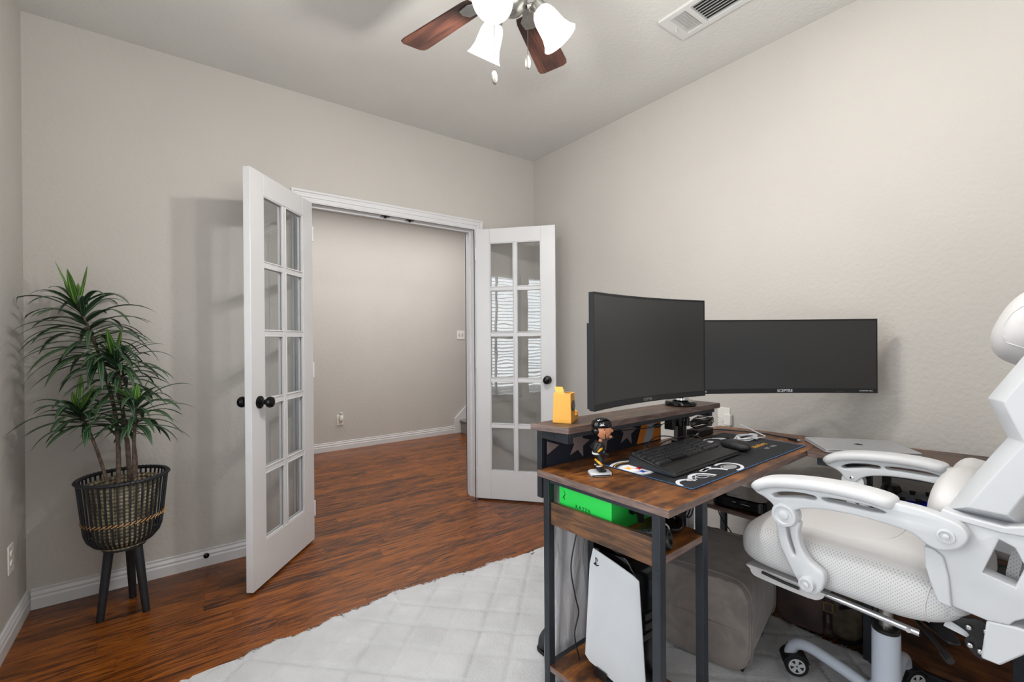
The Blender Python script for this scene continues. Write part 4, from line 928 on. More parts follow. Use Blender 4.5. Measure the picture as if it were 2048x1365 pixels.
pts = [(1.90, 1.075, MZ+.004), (1.93, 1.04, MZ+.006), (1.925, 1.0, MZ+.005)]+pts+[(2.09, .94, MZ+.008), (2.10, .97, MZ+.02), (2.06, 1.03, MZ+.055)]
cable('charging_cable', pts, .0026, 'whitecable', 'white charging cable bundled in loops on the desk mat behind the mouse', k=3)
cable('usb_cable', [(1.52, 1.115, DT+.004), (1.50, 1.12, DT+.03), (1.56, 1.115, DT+.055), (1.64, 1.09, DT+.045), (1.70, 1.07, DT+.012), (1.76, 1.075, DT+.006), (1.80, 1.105, DT+.03), (1.775, 1.105, DT+.06)], .0021, 'black', 'thin black cable looping up from the desk behind the keyboard')
cable('usb_cable', [(1.56, 1.128, DT+.004), (1.60, 1.10, DT+.035), (1.68, 1.065, DT+.05), (1.73, 1.055, DT+.048), (1.79, 1.07, DT+.03), (1.86, 1.10, DT+.01)], .0021, 'black', 'thin black cable arching over the back edge of the keyboard')
cable('lamp_cord', [(1.26, 1.135, .889), (1.35, 1.125, .880), (1.46, 1.12, .873), (1.53, 1.118, .872), (1.60, 1.118, .875), (1.70, 1.105, .889)], .0018, 'black', 'thin black cord with inline switch slung under the raised shelf',
      extra=lambda mb: mb.blob((1.565, 1.118, .8735), (.024, .009, .008), 2.6, 2.4, 14, 8, 0))
mb = MB(); c0 = V(1.735, 1.028, MZ)
mb.tube([(1.70, 1.065, DT+.008), (1.74, 1.050, DT+.018), (1.775, 1.062, DT+.020), (1.755, 1.085, DT+.014), (1.71, 1.083, DT+.010), (1.70, 1.065, DT+.008)], .004, 8); mb.box(1.705, 1.76, 1.06, 1.085, DT, DT+.010)
tag(mb.build('cable_clip', 'grey_ink', smooth=50), 'small pale grey cable clip on the desk behind the keyboard', 'cable clip')
ch = thing('usb_charger', 'white block charger plugged into the right wall just above the desk', 'charger', (XR, 1.30, .78))
mb = MB(); mb.box(XR-.034, XR-.006, 1.278, 1.318, .742, .803); mb.build('charger_block', 'whitecap', ch, bevel=.004)
mb = MB(); mb.box(XR-.006, XR-.0005, 1.295, 1.365, .722, .836); mb.build('outlet_plate', 'whitecap', ch, bevel=.002)
mb = MB(); mb.tube(smooth_loop([(XR-.02, 1.325, .775), (XR-.05, 1.345, .79), (XR-.12, 1.34, .86), (XR-.26, 1.31, .885), (XR-.33, 1.32, .83), (XR-.32, 1.315, .79)], 6, False), .0012, 5); mb.build('cord', 'whitecable', ch, smooth=60)
cable('console_cable', [(1.135, 1.13, .60), (1.105, 1.125, .53), (1.085, 1.125, .44), (1.10, 1.12, .34), (1.125, 1.13, .27), (1.105, 1.13, .20), (1.12, 1.12, .112)], .0024, 'black', 'black cable hanging beside the game console in front of the pale cloth')
cable('hanging_cable', [(1.255, 1.16, .745), (1.262, 1.155, .70), (1.270, 1.16, .665), (1.265, 1.165, .636)], .002, 'black', 'thin black cable hanging behind the green box on the middle shelf')
pts = [(1.41, .895, .70)]
for i in range(26):
    a = i*.75; pts.append((1.412+.034*math.cos(a), .878+.0012*i, .650+(.040+.004*math.sin(i))*math.sin(a)))
cable('coiled_cable', pts, .0024, 'black', 'black cable coiled in a round loop hung under the desktop', k=3)
mb = MB(); mb.box(1.385, 1.44, .912, .928, .655, .750); mb.box(1.44, 1.53, .915, .925, .715, .735); tag(mb.build('cable_bracket', 'black', bevel=.003), 'black cable bracket fixed under the desktop behind the coiled cable', 'bracket')
cable('floor_cable', [(2.245, 1.22, .42), (2.235, 1.23, .33), (2.28, 1.18, .22), (2.30, 1.16, .16), (2.275, 1.18, .10), (2.24, 1.20, .13)], .003, 'black', 'black cable twisting down the rear desk leg under the corner shelf')

# ------------------------------------------------------------------ on the racks
gb = thing('green_box', 'bright green cardboard box with dark lettering on the middle shelf', 'box', (1.15, 1.05, .632))
Mg = Matrix.Translation((1.0625, .924, .633)) @ Matrix.Rotation(.045, 4, 'Z')
gpt = lambda x, y, z: Mg @ V(x, y, z)
mb = MB(); mb.box(0, .198, 0, .222, 0, .092, 0, Mg); mb.build('carton', 'green', gb, bevel=.001)
mb = MB(); mb.box(.004, .194, .004, .218, .0925, .103, 0, Mg); mb.build('gap_shade', 'ink', gb)  # black slab painted in for the dark gap above the carton
mb = MB(); text_mb(mb, 'RAZER', .018, lambda a, b, c: gpt(-.0006-c*.5, .115-a*1.0, .041+b), 0, spacing=1.3)
mb.tube([gpt(-.0006, .196, .05), gpt(-.0006, .200, .062), gpt(-.0006, .194, .07), gpt(-.0006, .200, .08)], .0012, 5); mb.tube([gpt(-.0006, .205, .055), gpt(-.0006, .196, .065)], .0012, 5)
mb.build('lettering', 'greenink', gb)
mb = MB(); mb.tube(smooth_loop([tuple(gpt(.100, -.001, .050)), tuple(gpt(.100, -.016, .052)), tuple(gpt(.108, -.026, .042)), tuple(gpt(.112, -.028, .018))], 5, False), .011, 14); mb.lathe([(.001, 0), (.015, 0), (.015, .006), (.001, .006)], gpt(.100, -.001, .050), 20, M4=Matrix.Rotation(PI/2, 4, 'X')); mb.build('hook_handle', 'black', gb, smooth=50)
hp = thing('headphones', 'black over-ear headphones lying on the near end of the middle shelf', 'headphones', (1.16, .80, .632))
def cup(c, nrm, r):
    q = V(0, 0, 1).rotation_difference(Vector(nrm).normalized()).to_matrix().to_4x4(); mb = MB()
    mb.lathe([(.001, -.012), (r*.8, -.012), (r, -.004), (r, .006), (r*.92, .012), (r*.6, .012), (r*.55, .004), (.001, .004)], c, 28, M4=q); return mb
o_ = cup((1.112, .768, .658), (.35, -.85, .25), .029).build('ear_cup', 'black', hp, smooth=50); o_ = cup((1.192, .805, .670), (-.25, -.35, .9), .034).build('ear_cup', 'blackgloss', hp, smooth=50)
mb = MB(); mb.tube(smooth_loop([(1.118, .785, .688), (1.135, .81, .697), (1.165, .835, .690), (1.195, .838, .684)], 5, False), .006, 10); mb.build('headband', 'black', hp, smooth=60)
mb = MB(); mb.tube(smooth_loop([(1.086, .785, .668), (1.096, .788, .687), (1.118, .785, .694), (1.140, .782, .684), (1.143, .775, .662)], 5, False), .0028, 8); mb.build('silver_yoke', 'silver', hp, smooth=60)
mb = MB(); mb.tube([(1.083, .862, .648), (1.095, .855, .648), (1.135, .835, .646), (1.150, .828, .645)], .011, 14, rr=[.006, .012, .012, .008]); tag(mb.build('metal_handle', 'teal', smooth=50), 'short knurled silver handle lying beside the headphones on the middle shelf', 'handle')

cs = thing('game_console', 'upright white and black game console on the bottom shelf of the desk rack', 'game console', (1.17, .95, .11))
prof = [(1.060, .532), (1.052, .534), (.868, .503), (.858, .494), (.853, .47), (.842, .20), (.848, .15), (.96, .136), (1.075, .146), (1.084, .158)]
profs = [tuple(p) for p in prof]
def cplate(x0_, name, bow):
    fn = lambda a, b, c: V(x0_+c+bow*((b-.33)/.2)**2*.010+bow*((a-.96)/.12)**2*.004, a if bow < 0 else 1.084-(1.084-a)*.86, b)
    mb = MB(); ys = [.842+(1.084-.842)*i/12 for i in range(13)]
    def zr(y):
        lo, hi = 9, -9; n = len(profs)
        for i in range(n):
            (a0, b0), (a1, b1) = profs[i], profs[(i+1) % n]
            if min(a0, a1)-1e-9 <= y <= max(a0, a1)+1e-9:
                t_ = 0 if abs(a1-a0) < 1e-9 else (y-a0)/(a1-a0); z = b0+(b1-b0)*t_; lo, hi = min(lo, z), max(hi, z)
                if abs(a1-a0) < 1e-9: lo, hi = min(lo, b0, b1), max(hi, b0, b1)
        return lo, hi
    n = 16; rings_ = []
    for y in ys:
        lo, hi = zr(y); rings_.append([fn(y, lo+(hi-lo)*k/n, -.0015) for k in range(n+1)]+[fn(y, lo+(hi-lo)*k/n, .0015) for k in range(n, -1, -1)])
    mb.rings(rings_); return mb.build(name, 'white_pl', cs, smooth=40)
cplate(1.122, 'side_plate', -1); cplate(1.226, 'side_plate', 1)
mb = MB(); mb.prism(smooth_loop([(1.050, .515), (1.055, .528), (1.0, .534), (.93, .538), (.905, .516), (.880, .47), (.872, .34), (.872, .20), (.880, .158), (1.06, .155)], 3), 1.128, 1.220, fn=lambda a, b, c: V(c, a, b)); mb.build('core', 'blackgloss', cs, smooth=40, bevel=.003)
mb = MB()
for k in range(3): mb.box(1.150, 1.198, .868, .873, .30+.03*k, .318+.03*k)
mb.box(1.138, 1.149, .868, .873, .30, .318); mb.build('front_ports', 'palm', cs)
mb = MB(); mb.lathe([(.001, 0), (.074, 0), (.078, .006), (.078, .014), (.07, .02), (.001, .02)], (1.174, .965, .1115), 36); mb.prism([(-.03, 0), (.03, 0), (.022, .03), (-.022, .03)], 0, .004, fn=lambda a, b, c: V(1.103+c, 1.01+a, .118+b)); mb.build('stand', 'black', cs, smooth=40)
mb = MB(); fz = lambda a, b, c: V(1.1120-.0045*max(0, (.488+b-.488)/.03)*.4-c, 1.034-a*1.15, .490+b*1.15)
mb.prism([(-.002, -.012), (.001, -.013), (.001, .012), (-.002, .013)], 0, .0006, fn=fz); mb.prism([(.001, .013), (.006, .009), (.006, .002), (.0035, .003), (.0035, .008), (.001, .010)], 0, .0006, fn=fz); mb.prism([(-.011, -.009), (-.003, -.006), (-.003, -.003), (-.009, -.006), (-.003, -.009), (-.003, -.011)], 0, .0006, fn=fz); mb.prism([(.002, -.009), (.010, -.005), (.010, -.008), (.002, -.012)], 0, .0006, fn=fz)
mb.build('side_emblem', 'ink', cs)

bd = thing('disc_player', 'flat black electronics box with grey sticker on the corner shelf under the desk', 'electronics box', (2.15, 1.05, .446))
Mb = Matrix.Translation((2.055, .925, .446)) @ Matrix.Rotation(.10, 4, 'Z')
mb = MB(); mb.prism(rrect(0, 0, .20, .235, .035), 0, .052, fn=lambda a, b, c: Mb @ V(a, b, c)); mb.build('casing', 'blackgloss', bd, bevel=.006)
mb = MB(); mb.box(.03, .095, .125, .205, .052, .0526, 0, Mb); mb.build('sticker', 'grey_ink', bd)
mb = MB(); mb.box(-.0008, 0, .12, .135, .030, .034, 0, Mb); mb.box(-.0008, 0, .06, .10, .028, .031, 0, Mb); mb.build('front_marks', 'grey_ink', bd)
def controller(name, label, loc, rz, m_, sc=1.0, lift=0):
    t_ = thing(name, label, 'controller', loc, group='game controllers on the side shelf'); Mc = Matrix.Translation(loc) @ Matrix.Rotation(rz, 4, 'Z') @ Matrix.Rotation(lift, 4, 'X') @ Matrix.Scale(sc, 4)
    mb = MB()
    mb.blob((0, 0, 0), (.058, .034, .020), 3, 2.4, 28, 12, M4=Mc @ Matrix.Translation((0, 0, .028))); mb.v = mb.v
    for s_ in (-1, 1): mb.tube([Mc @ V(s_*.040, -.005, .028), Mc @ V(s_*.060, -.030, .024), Mc @ V(s_*.066, -.060, .016)], .02, 14, 0, rr=[.024, .022, .013])
    mb.build('controller_shell', m_, t_, smooth=70)
    for s_ in (-1, 1): mb = MB(); p = Mc @ V(s_*.024, -.018, .044); mb.lathe([(.008, 0), (.007, .006), (.010, .010), (.010, .013), (.001, .012)], p, 18); mb.build('thumbstick', 'rubber', t_, smooth=50)
controller('game_controller', 'cobalt blue game controller on the shelf under the side desk', (2.21, .475, .566), -1.1, 'blue')
controller('game_controller', 'pale grey game controller standing behind the blue one', (2.33, .470, .566), -1.1, 'grey_ink')
mb = MB(); mb.lathe([(.001, 0), (.030, 0), (.034, .02), (.034, .05), (.026, .068), (.001, .072)], (2.30, .548, .566), 24)
tag(mb.build('small_speaker', 'black', smooth=50), 'small round black speaker on the side shelf beside the rear desk leg', 'speaker')

# ------------------------------------------------------------------ ottoman, bag, shoe, picture
ot = thing('ottoman', 'taupe velvet channel-tufted ottoman tucked under the desk', 'ottoman', (1.805, .995, .02))
OM = Matrix.Translation((1.800, .995, .187)) @ Matrix.Rotation(math.radians(13), 4, 'Z')
mb = MB(); hx, hy, hz = .232, .168, .160
def obox(n=36):
    # rounded block whose top and near/far sides carry channels across its width
    def rb(p, e): return p
    R2 = []
    def pw(v, e): return math.copysign(abs(v)**(2/e), v)
    nv, nu = 40, 56
    for j in range(nv+1):
        s_ = -1+2*j/nv; x = hx*math.copysign(1-(1-abs(s_))**2.2 if True else s_, s_); sc = (1-abs(s_)**7)**(1/5.0) if abs(s_) < 1 else .0
        sc = max(sc, .05); ring = []
        for k in range(nu):
            th = 2*PI*k/nu; y = hy*pw(math.cos(th), 5)*(.86+.14*sc) if sc > .5 else hy*pw(math.cos(th), 5)*sc; z = hz*pw(math.sin(th), 5)*(.9+.1*sc) if sc > .5 else hz*pw(math.sin(th), 5)*sc
            g = .012*abs(math.sin((y/hy)*PI*2.0))**.5 if z > hz*.6 else 0
            ring.append(OM @ V(x, y, z+g-.006 if z > 0 else z))
        R2.append(ring)
    return R2
mb.rings(obox()); mb.build('upholstered_block', 'velvet', ot, smooth=60)
mb = MB(); mb.prism([(-.20, -.14), (.20, -.14), (.20, .14), (-.20, .14)], -.168, -.160, fn=lambda a, b, c: OM @ V(a, b, c)); mb.build('base_panel', 'black', ot)
for s_ in (-1, 1):
    mb = MB(); loop = [OM @ V(s_*.196, .171*math.copysign(abs(math.cos(t_))**.4, math.cos(t_)), .002+.163*math.copysign(abs(math.sin(t_))**.4, math.sin(t_))) for t_ in [2*PI*k/48 for k in range(49)]]
    mb.tube(loop, .004, 6); mb.build('welt_seam', 'velvet', ot, smooth=60)

bg = thing('messenger_bag', 'dark brown leather messenger bag with buckled strap leaning by the desk leg', 'bag', (2.13, .76, .02))
bo_ = V(2.055, .872, .022); bx = V(.052, -.222, 0).normalized(); bn = V(-.222, -.052, 0).normalized(); fbg = lambda a, b, c: bo_+bx*a+V(0, 0, b)+bn*c
mb = MB(); mb.prism([(0, 0), (.285, 0), (.283, .27), (.27, .30), (.015, .30), (0, .27)], -.085, 0, fn=fbg); mb.build('bag_body', 'bagolive', bg, bevel=.018, seg=3)
mb = MB(); mb.prism([(-.004, .05), (.03, .012), (.155, .004), (.162, .02), (.162, .31), (.0, .31), (-.004, .29)], .002, .010, fn=fbg); mb.build('front_flap', 'bagdark', bg, bevel=.004)
mb = MB(); mb.prism([(.165, .02), (.190, .02), (.188, .30), (.165, .30)], .003, .010, fn=fbg); mb.tube([fbg(.177, .10, .012), fbg(.178, .075, .024), fbg(.177, .045, .014)], .011, 8); mb.build('strap', 'bagdark', bg, bevel=.002)
mb = MB()
for a_ in ((.160, .166, .108, .146), (.189, .195, .108, .146), (.166, .189, .108, .113), (.166, .189, .141, .146)): mb.prism([(a_[0], a_[2]), (a_[1], a_[2]), (a_[1], a_[3]), (a_[0], a_[3])], .011, .015, fn=fbg)
mb.build('buckle', 'brass', bg)
mb = MB(); W2 = smooth_loop([(.180, .10), (.200, .015), (.245, .004), (.285, .03), (.292, .08), (.27, .15), (.215, .13)], 6, False)
rg = []
for i, (a_, b_) in enumerate(W2):
    rg.append([fbg(a_, b_, .012), fbg(a_, b_, .016), fbg(a_*.985+.001, b_+.022, .030), fbg(a_*.985, b_+.022, .026)])
mb.rings(rg); mb.build('shoulder_strap', 'black', bg, smooth=50)

sh = thing('shoe', 'dark grey shoe on the rug behind the left desk leg', 'shoe', (1.22, 1.32, .02))
mb = MB(); mb.blob((1.245, 1.322, .055), (.135, .045, .052), 2.6, 2.2, 28, 14, fn=lambda p: V(p.x, p.y, p.z*(1-.35*(p.x/.128)) if p.z > 0 else p.z*.7)); mb.build('upper', 'shoegrey', sh, smooth=70)
mb = MB(); mb.prism(smooth_loop([(-.13, 0), (-.11, .042), (0, .036), (.10, .046), (.138, .02), (.138, -.02), (.10, -.046), (0, -.036), (-.11, -.042)], 4), .018, .034, fn=lambda a, b, c: V(1.245+a, 1.322+b, c)); mb.build('sole', 'rubber', sh, bevel=.003)
pf = thing('added_dark_panel', 'unseen dark framed panel added on the right wall for the monitor reflection', 'reflection_panel', (XR, -.16, 1.2))  # out-of-view panel, added to give the monitor something dark to reflect
mb = MB(); y0, y1, z0, z1 = -.36, .03, 1.0, 1.42
for a_ in ((y0, y1, z0, z0+.02), (y0, y1, z1-.02, z1), (y0, y0+.02, z0+.02, z1-.02), (y1-.02, y1, z0+.02, z1-.02)): mb.box(XR-.022, XR-.001, *a_)
mb.build('frame', 'black', pf)
mb = MB(); mb.box(XR-.010, XR-.001, y0+.02, y1-.02, z0+.02, z1-.02); mb.build('print', 'print', pf)  # plain dark face of the added panel

# ------------------------------------------------------------------ desk chair
CX, CY = 1.705, .42
chair = thing('desk_chair', 'white high-back swivel gaming chair with curved armrests facing the desk', 'chair', (CX, CY, .02))
W = lambda x, y, z: V(CX+x, CY+y, z)
def side(s, xo):   # map outline (y,z) and thickness t onto a vertical plane; s=-1 near side, +1 far side
    return lambda a, b, c: W(s*(xo)+(-s)*(-c) if False else s*xo-c*s*-1*-1, a, b)
body = [(.243, .766), (.228, .784), (.20, .800), (.157, .811), (.097, .818), (.034, .823), (-.029, .823), (-.087, .820), (-.137, .818), (-.171, .812), (-.203, .803), (-.216, .790), (-.219, .776), (-.211, .757), (-.195, .742), (-.172, .733), (-.152, .737), (-.130, .752), (-.110, .759), (-.072, .762), (-.033, .764), (.008, .763), (.06, .758), (.107, .747), (.135, .732), (.150, .716), (.175, .716), (.195, .738), (.215, .750), (.236, .757)]
slot1 = [(.192, .765), (.165, .779), (.12, .788), (.085, .789), (.078, .784), (.086, .778), (.12, .774), (.165, .763), (.185, .758)]
slot2 = [(.064, .790), (.03, .795), (-.01, .797), (-.05, .796), (-.074, .790), (-.05, .785), (-.01, .784), (.03, .783), (.058, .782)]
link = [(.186, .70), (.185, .66), (.178, .623), (.163, .589), (.143, .552), (.126, .527), (.113, .512), (.099, .507), (.082, .513), (.069, .534), (.063, .559), (.066, .577), (.080, .587), (.100, .600), (.116, .622), (.125, .647), (.128, .673), (.128, .70)]
lslot = [(.160, .682), (.157, .650), (.147, .618), (.138, .602), (.136, .612), (.143, .635), (.149, .66), (.151, .682)]
for s in (-1, 1):
    XO = s*.278; DZ = -.013 if s > 0 else 0
    fx = lambda a, b, c, XO=XO, s=s, DZ=DZ: W(XO+c*s, a, b+DZ)
    curve_mesh([smooth_loop(body, 4), smooth_loop(slot1, 4), smooth_loop(slot2, 4)], .040, fx, 'armrest', 'white_pl', chair, bevel=.005)
    # soft pad: swept rounded section following the top of the armrest
    mb = MB(); cl = [(q0, q1-.006+DZ) for q0, q1 in smooth_loop([(.243, .768), (.228, .785), (.20, .799), (.157, .810), (.097, .819), (.034, .8235), (-.029, .8235), (-.070, .819), (-.092, .815)], 4, False)]; rg = []
    for i, (a, b) in enumerate(cl):
        e = min(1, math.sqrt(max(0, 1-(1-min(1, i/5))**2)), math.sqrt(max(0, 1-(1-min(1, (len(cl)-1-i)/5))**2))); e = max(e, .25)
        hw, hh = .040*e, .016*(.5+.5*e); j = min(i+1, len(cl)-1); k = max(i-1, 0); tv = V(0, cl[j][0]-cl[k][0], cl[j][1]-cl[k][1]).normalized(); nv = V(0, -tv.z, tv.y)
        if nv.z < 0: nv = -nv
        rg.append([W(XO, a, b)+V(1, 0, 0)*hw*math.copysign(abs(math.cos(t_))**.6, math.cos(t_))+nv*(hh*math.copysign(abs(math.sin(t_))**.7, math.sin(t_))+.004) for t_ in [2*PI*q/20 for q in range(20)]])
    mb.rings(rg); mb.build('arm_pad', 'white_pad', chair, smooth=70)
    curve_mesh([smooth_loop(link, 4), smooth_loop(lslot, 3)], .030, lambda a, b, c, XO=XO, s=s: W(XO-s*.006+c*s, a, b), 'arm_link', 'white_pl', chair, bevel=.006)
    q = Matrix.Rotation(s*PI/2, 4, 'Y')
    for (a, b, r) in ((.160, .714, .034), (.103, .537, .020), (-.183, .770, .017)):
        mb = MB(); mb.lathe([(.001, -.016), (r, -.016), (r, .016), (r*.93, .022), (r*.72, .023), (r*.62, .019), (r*.42, .019), (r*.36, .024), (.001, .026)], W(XO+s*.002, a, b+DZ), 36, 0, M4=q); mb.build('pivot_cap', 'white_pl', chair, smooth=35)
    if s > 0:
        mb = MB(); mb.lathe([(.001, -.003), (.007, -.003), (.007, .0), (.001, .0015)], W(XO-s*.020, .160, .714), 16, M4=Matrix.Rotation(-s*PI/2, 4, 'Y')); mb.build('pivot_screw', 'chrome', chair, smooth=40)
# seat cushion
def seat_fn(p):
    y, x, z = p.y, p.x, p.z
    if z > 0: z = z*(1.0+.18*(1-(x/.25)**2))-.010*max(0, y/.27)**3+.006
    if z < 0: z += .018*max(0, (-y-.10)/.16)**2*1.6
    return V(x, y, z)
mb = MB(); mb.blob(W(0, .060, .565), (.252, .274, .076), 7.0, 3.4, 80, 28, 0, fn=seat_fn); so = mb.build('seat', ['leather_w', 'mesh_w'], chair, smooth=80)
for p in so.data.polygons:
    if abs(p.normal.x) > .45 and -.19 < p.center.y-.0 < .30 and p.center.z+.02 < .64: p.material_index = 1
from mathutils.bvhtree import BVHTree
def snap(o, pts, lift=.0):
    t_ = BVHTree.FromPolygons([v.co for v in o.data.vertices], [list(p.vertices) for p in o.data.polygons]); off = world_loc(o); out = []
    for p in pts:
        h_ = t_.find_nearest(p-off); out.append(h_[0]+h_[1]*lift+off)
    return out
for s in (-1, 1):
    mb = MB(); mb.tube(snap(so, [W(s*(.262-.03*abs(k-8)/8), -.150-.012*math.sin(PI*k/16)*-1, .490+.150*k/16) for k in range(17)]), .0022, 6); mb.build('seat_piping', 'leather_w', chair, smooth=60)
top = [W(-.16, .21, .66), W(-.165, .12, .66), W(-.165, .05, .67), W(-.10, -.03, .67), W(0, -.045, .67), W(.10, -.03, .67), W(.165, .05, .67), W(.165, .12, .66), W(.16, .21, .66)]
mb = MB(); mb.tube(snap(so, [Vector(q) for q in smooth_loop([tuple(p) for p in top], 5, False)]), .0013, 5); mb.build('seat_seam', 'leather_w', chair, smooth=60)
# retracted footrest slab under the front of the seat, and its chrome rail
mb = MB(); mb.prism(smooth_loop([(.296, .490), (.297, .478), (.289, .464), (.26, .459), (.13, .458), (.098, .468), (.088, .484), (.098, .490)], 3), -.215, .215, fn=lambda a, b, c: W(c, a, b)); mb.build('footrest_pad', 'leather_w', chair, smooth=40, bevel=.004)
mb = MB(); mb.tube([W(-.224, .255, .486), W(-.224, .19, .481), W(-.224, .15, .480)], .0045, 8); mb.build('footrest_pull', 'black', chair, smooth=50)
for s in (-1, 1):
    mb = MB(); mb.tube([W(s*.205, .10, .486), W(s*.205, -.118, .478)], .0085, 14); mb.cyl(W(s*.213, -.098, .479), W(s*.2155, -.098, .479), .006, n=14); mb.build('footrest_rail', 'chrome', chair, smooth=50)
# mechanism plate, lever, paddle
mb = MB(); mb.box(CX-.11, CX+.11, CY-.12, CY+.12, .470, .484); mb.prism([(-.05, -.06), (.05, -.06), (.04, .06), (-.04, .06)], .435, .470, fn=lambda a, b, c: W(a, b, c)); mb.build('mechanism_plate', 'black', chair, bevel=.004)
mb = MB(); mb.tube([W(-.06, -.06, .462), W(-.17, -.14, .455), W(-.20, -.165, .448)], .005, 10); mb.tube([W(-.195, -.160, .449), W(-.215, -.176, .444)], .009, 12); mb.build('tilt_lever', 'black', chair, smooth=50)
mb = MB(); mb.prism([(-.10, -.10), (-.165, -.165), (-.150, -.185), (-.07, -.15)], .458, .466, fn=lambda a, b, c: W(a, b, c)); mb.build('height_paddle', 'black', chair, bevel=.003)
# gas lift and star base
mb = MB(); mb.cyl(W(0, 0, .355), W(0, 0, .46), .0175, n=28); mb.build('gas_piston', 'nickel', chair, smooth=40)
mb = MB(); mb.lathe([(.033, .345), (.034, .356), (.030, .360), (.018, .360)], W(0, 0, 0), 32); mb.build('piston_collar', 'black', chair, smooth=40)
mb = MB(); mb.lathe([(.001, .10), (.036, .10), (.0355, .16), (.0345, .346), (.0335, .3465), (.001, .3465)], W(0, 0, 0), 32); mb.lathe([(.001, .100), (.05, .104), (.056, .125), (.052, .155), (.040, .172), (.036, .175)], W(0, 0, 0), 32); mb.build('column_sleeve', 'tube_w', chair, smooth=40)
cast = None
for k in range(5):
    a = math.radians(76-72*k); d = V(math.cos(a), math.sin(a), 0)
    mb = MB(); P = [W(0, 0, .135)+d*.03, W(0, 0, .145)+d*.10, W(0, 0, .150)+d*.20, W(0, 0, .146)+d*.25, W(0, 0, .128)+d*.283, W(0, 0, .096)+d*.302, W(0, 0, .078)+d*.304]
    mb.tube(smooth_loop([tuple(p) for p in P], 4, False), .018, 16); mb.build('base_arm', 'tube_w', chair, smooth=60)
    cpos = W(0, 0, 0)+d*.304; rz = (.62 if k == 0 else .95 if k == 1 else a+.9*k)
    if cast is None:
        m = local(MB())
        rgs = []
        for i in range(9):
            t_ = PI*(.08+.80*i/8); r0, r1 = .032, .036; rgs.append([V(x_, r_v*math.cos(t_)-.012, .030+r_v*math.sin(t_)) for x_, r_v in ((-.026, r0), (.026, r0), (.026, r1), (-.026, r1))])
        m.rings(rgs); m.box(-.005, .005, -.036, .012, .024, .060); m.cyl((0, 0, .055), (0, 0, .080), .009, n=12)
        cast = m.build('caster', 'black', chair, smooth=40)
        wl = []
        for s in (-1, 1):
            m = local(MB()); q = Matrix.Rotation(s*PI/2, 4, 'Y'); m.lathe([(.001, .006), (.029, .006), (.031, .010), (.031, .022), (.028, .025), (.022, .0245), (.021, .022), (.001, .022)], (0, -.012, .031), 28, 0, M4=q)
            for j in range(5):
                b_ = 2*PI*j/5; c_, s2 = math.cos(b_), math.sin(b_); P2 = lambda u, v: (q @ V(u*c_-v*s2, u*s2+v*c_, .0245))+V(0, -.012, .031)
                m.add([P2(.002, -.0032), P2(.020, -.0062), P2(.020, .0062), P2(.002, .0032)], [[0, 1, 2, 3]], 1)
            ring = [[(q @ V(r*math.cos(2*PI*j/40), r*math.sin(2*PI*j/40), .0248))+V(0, -.012, .031) for j in range(40)] for r in (.0175, .0215)]; m.rings(ring, 1, False)
            wo = m.build('wheel', ['rubber', 'white_pl'], cast, smooth=40); wl.append(wo)
        co = cast
    else:
        co = cast.copy(); C.objects.link(co); co.parent = chair
        for w_ in wl: w2_ = w_.copy(); C.objects.link(w2_); w2_.parent = co
    co.location = (cpos.x-CX, cpos.y-CY, .0); co.rotation_euler = (0, 0, rz); co.scale = (1.22, 1.22, 1.22)
# hinge brackets with bolts at the back of the seat
for s in (-1, 1):
    fx = lambda a, b, c, s=s: W(s*(.205+c), a, b)
    curve_mesh([smooth_loop([(-.165, .545), (-.205, .560), (-.235, .562), (-.250, .52), (-.245, .49), (-.226, .474), (-.205, .490), (-.199, .505), (-.207, .522), (-.190, .533)], 3)], .008, fx, 'hinge_bracket', 'black', chair, bevel=.001)
    for a, b in ((-.207, .541), (-.209, .500), (-.226, .494), (-.236, .545)): mb = MB(); mb.blob(W(s*.2135, a, b), (.003, .0062, .0062), 2, 2, 14, 8); mb.build('hinge_bolt', 'chrome', chair, smooth=80)
mb = MB(); mb.prism([(-.170, .545), (-.205, .528), (-.212, .505), (-.160, .515)], -.195, -.19, fn=lambda a, b, c: W(c, a, b)); mb.prism([(-.170, .545), (-.205, .528), (-.212, .505), (-.160, .515)], .19, .195, fn=lambda a, b, c: W(c, a, b)); mb.build('bracket_cover', 'white_pl', chair)
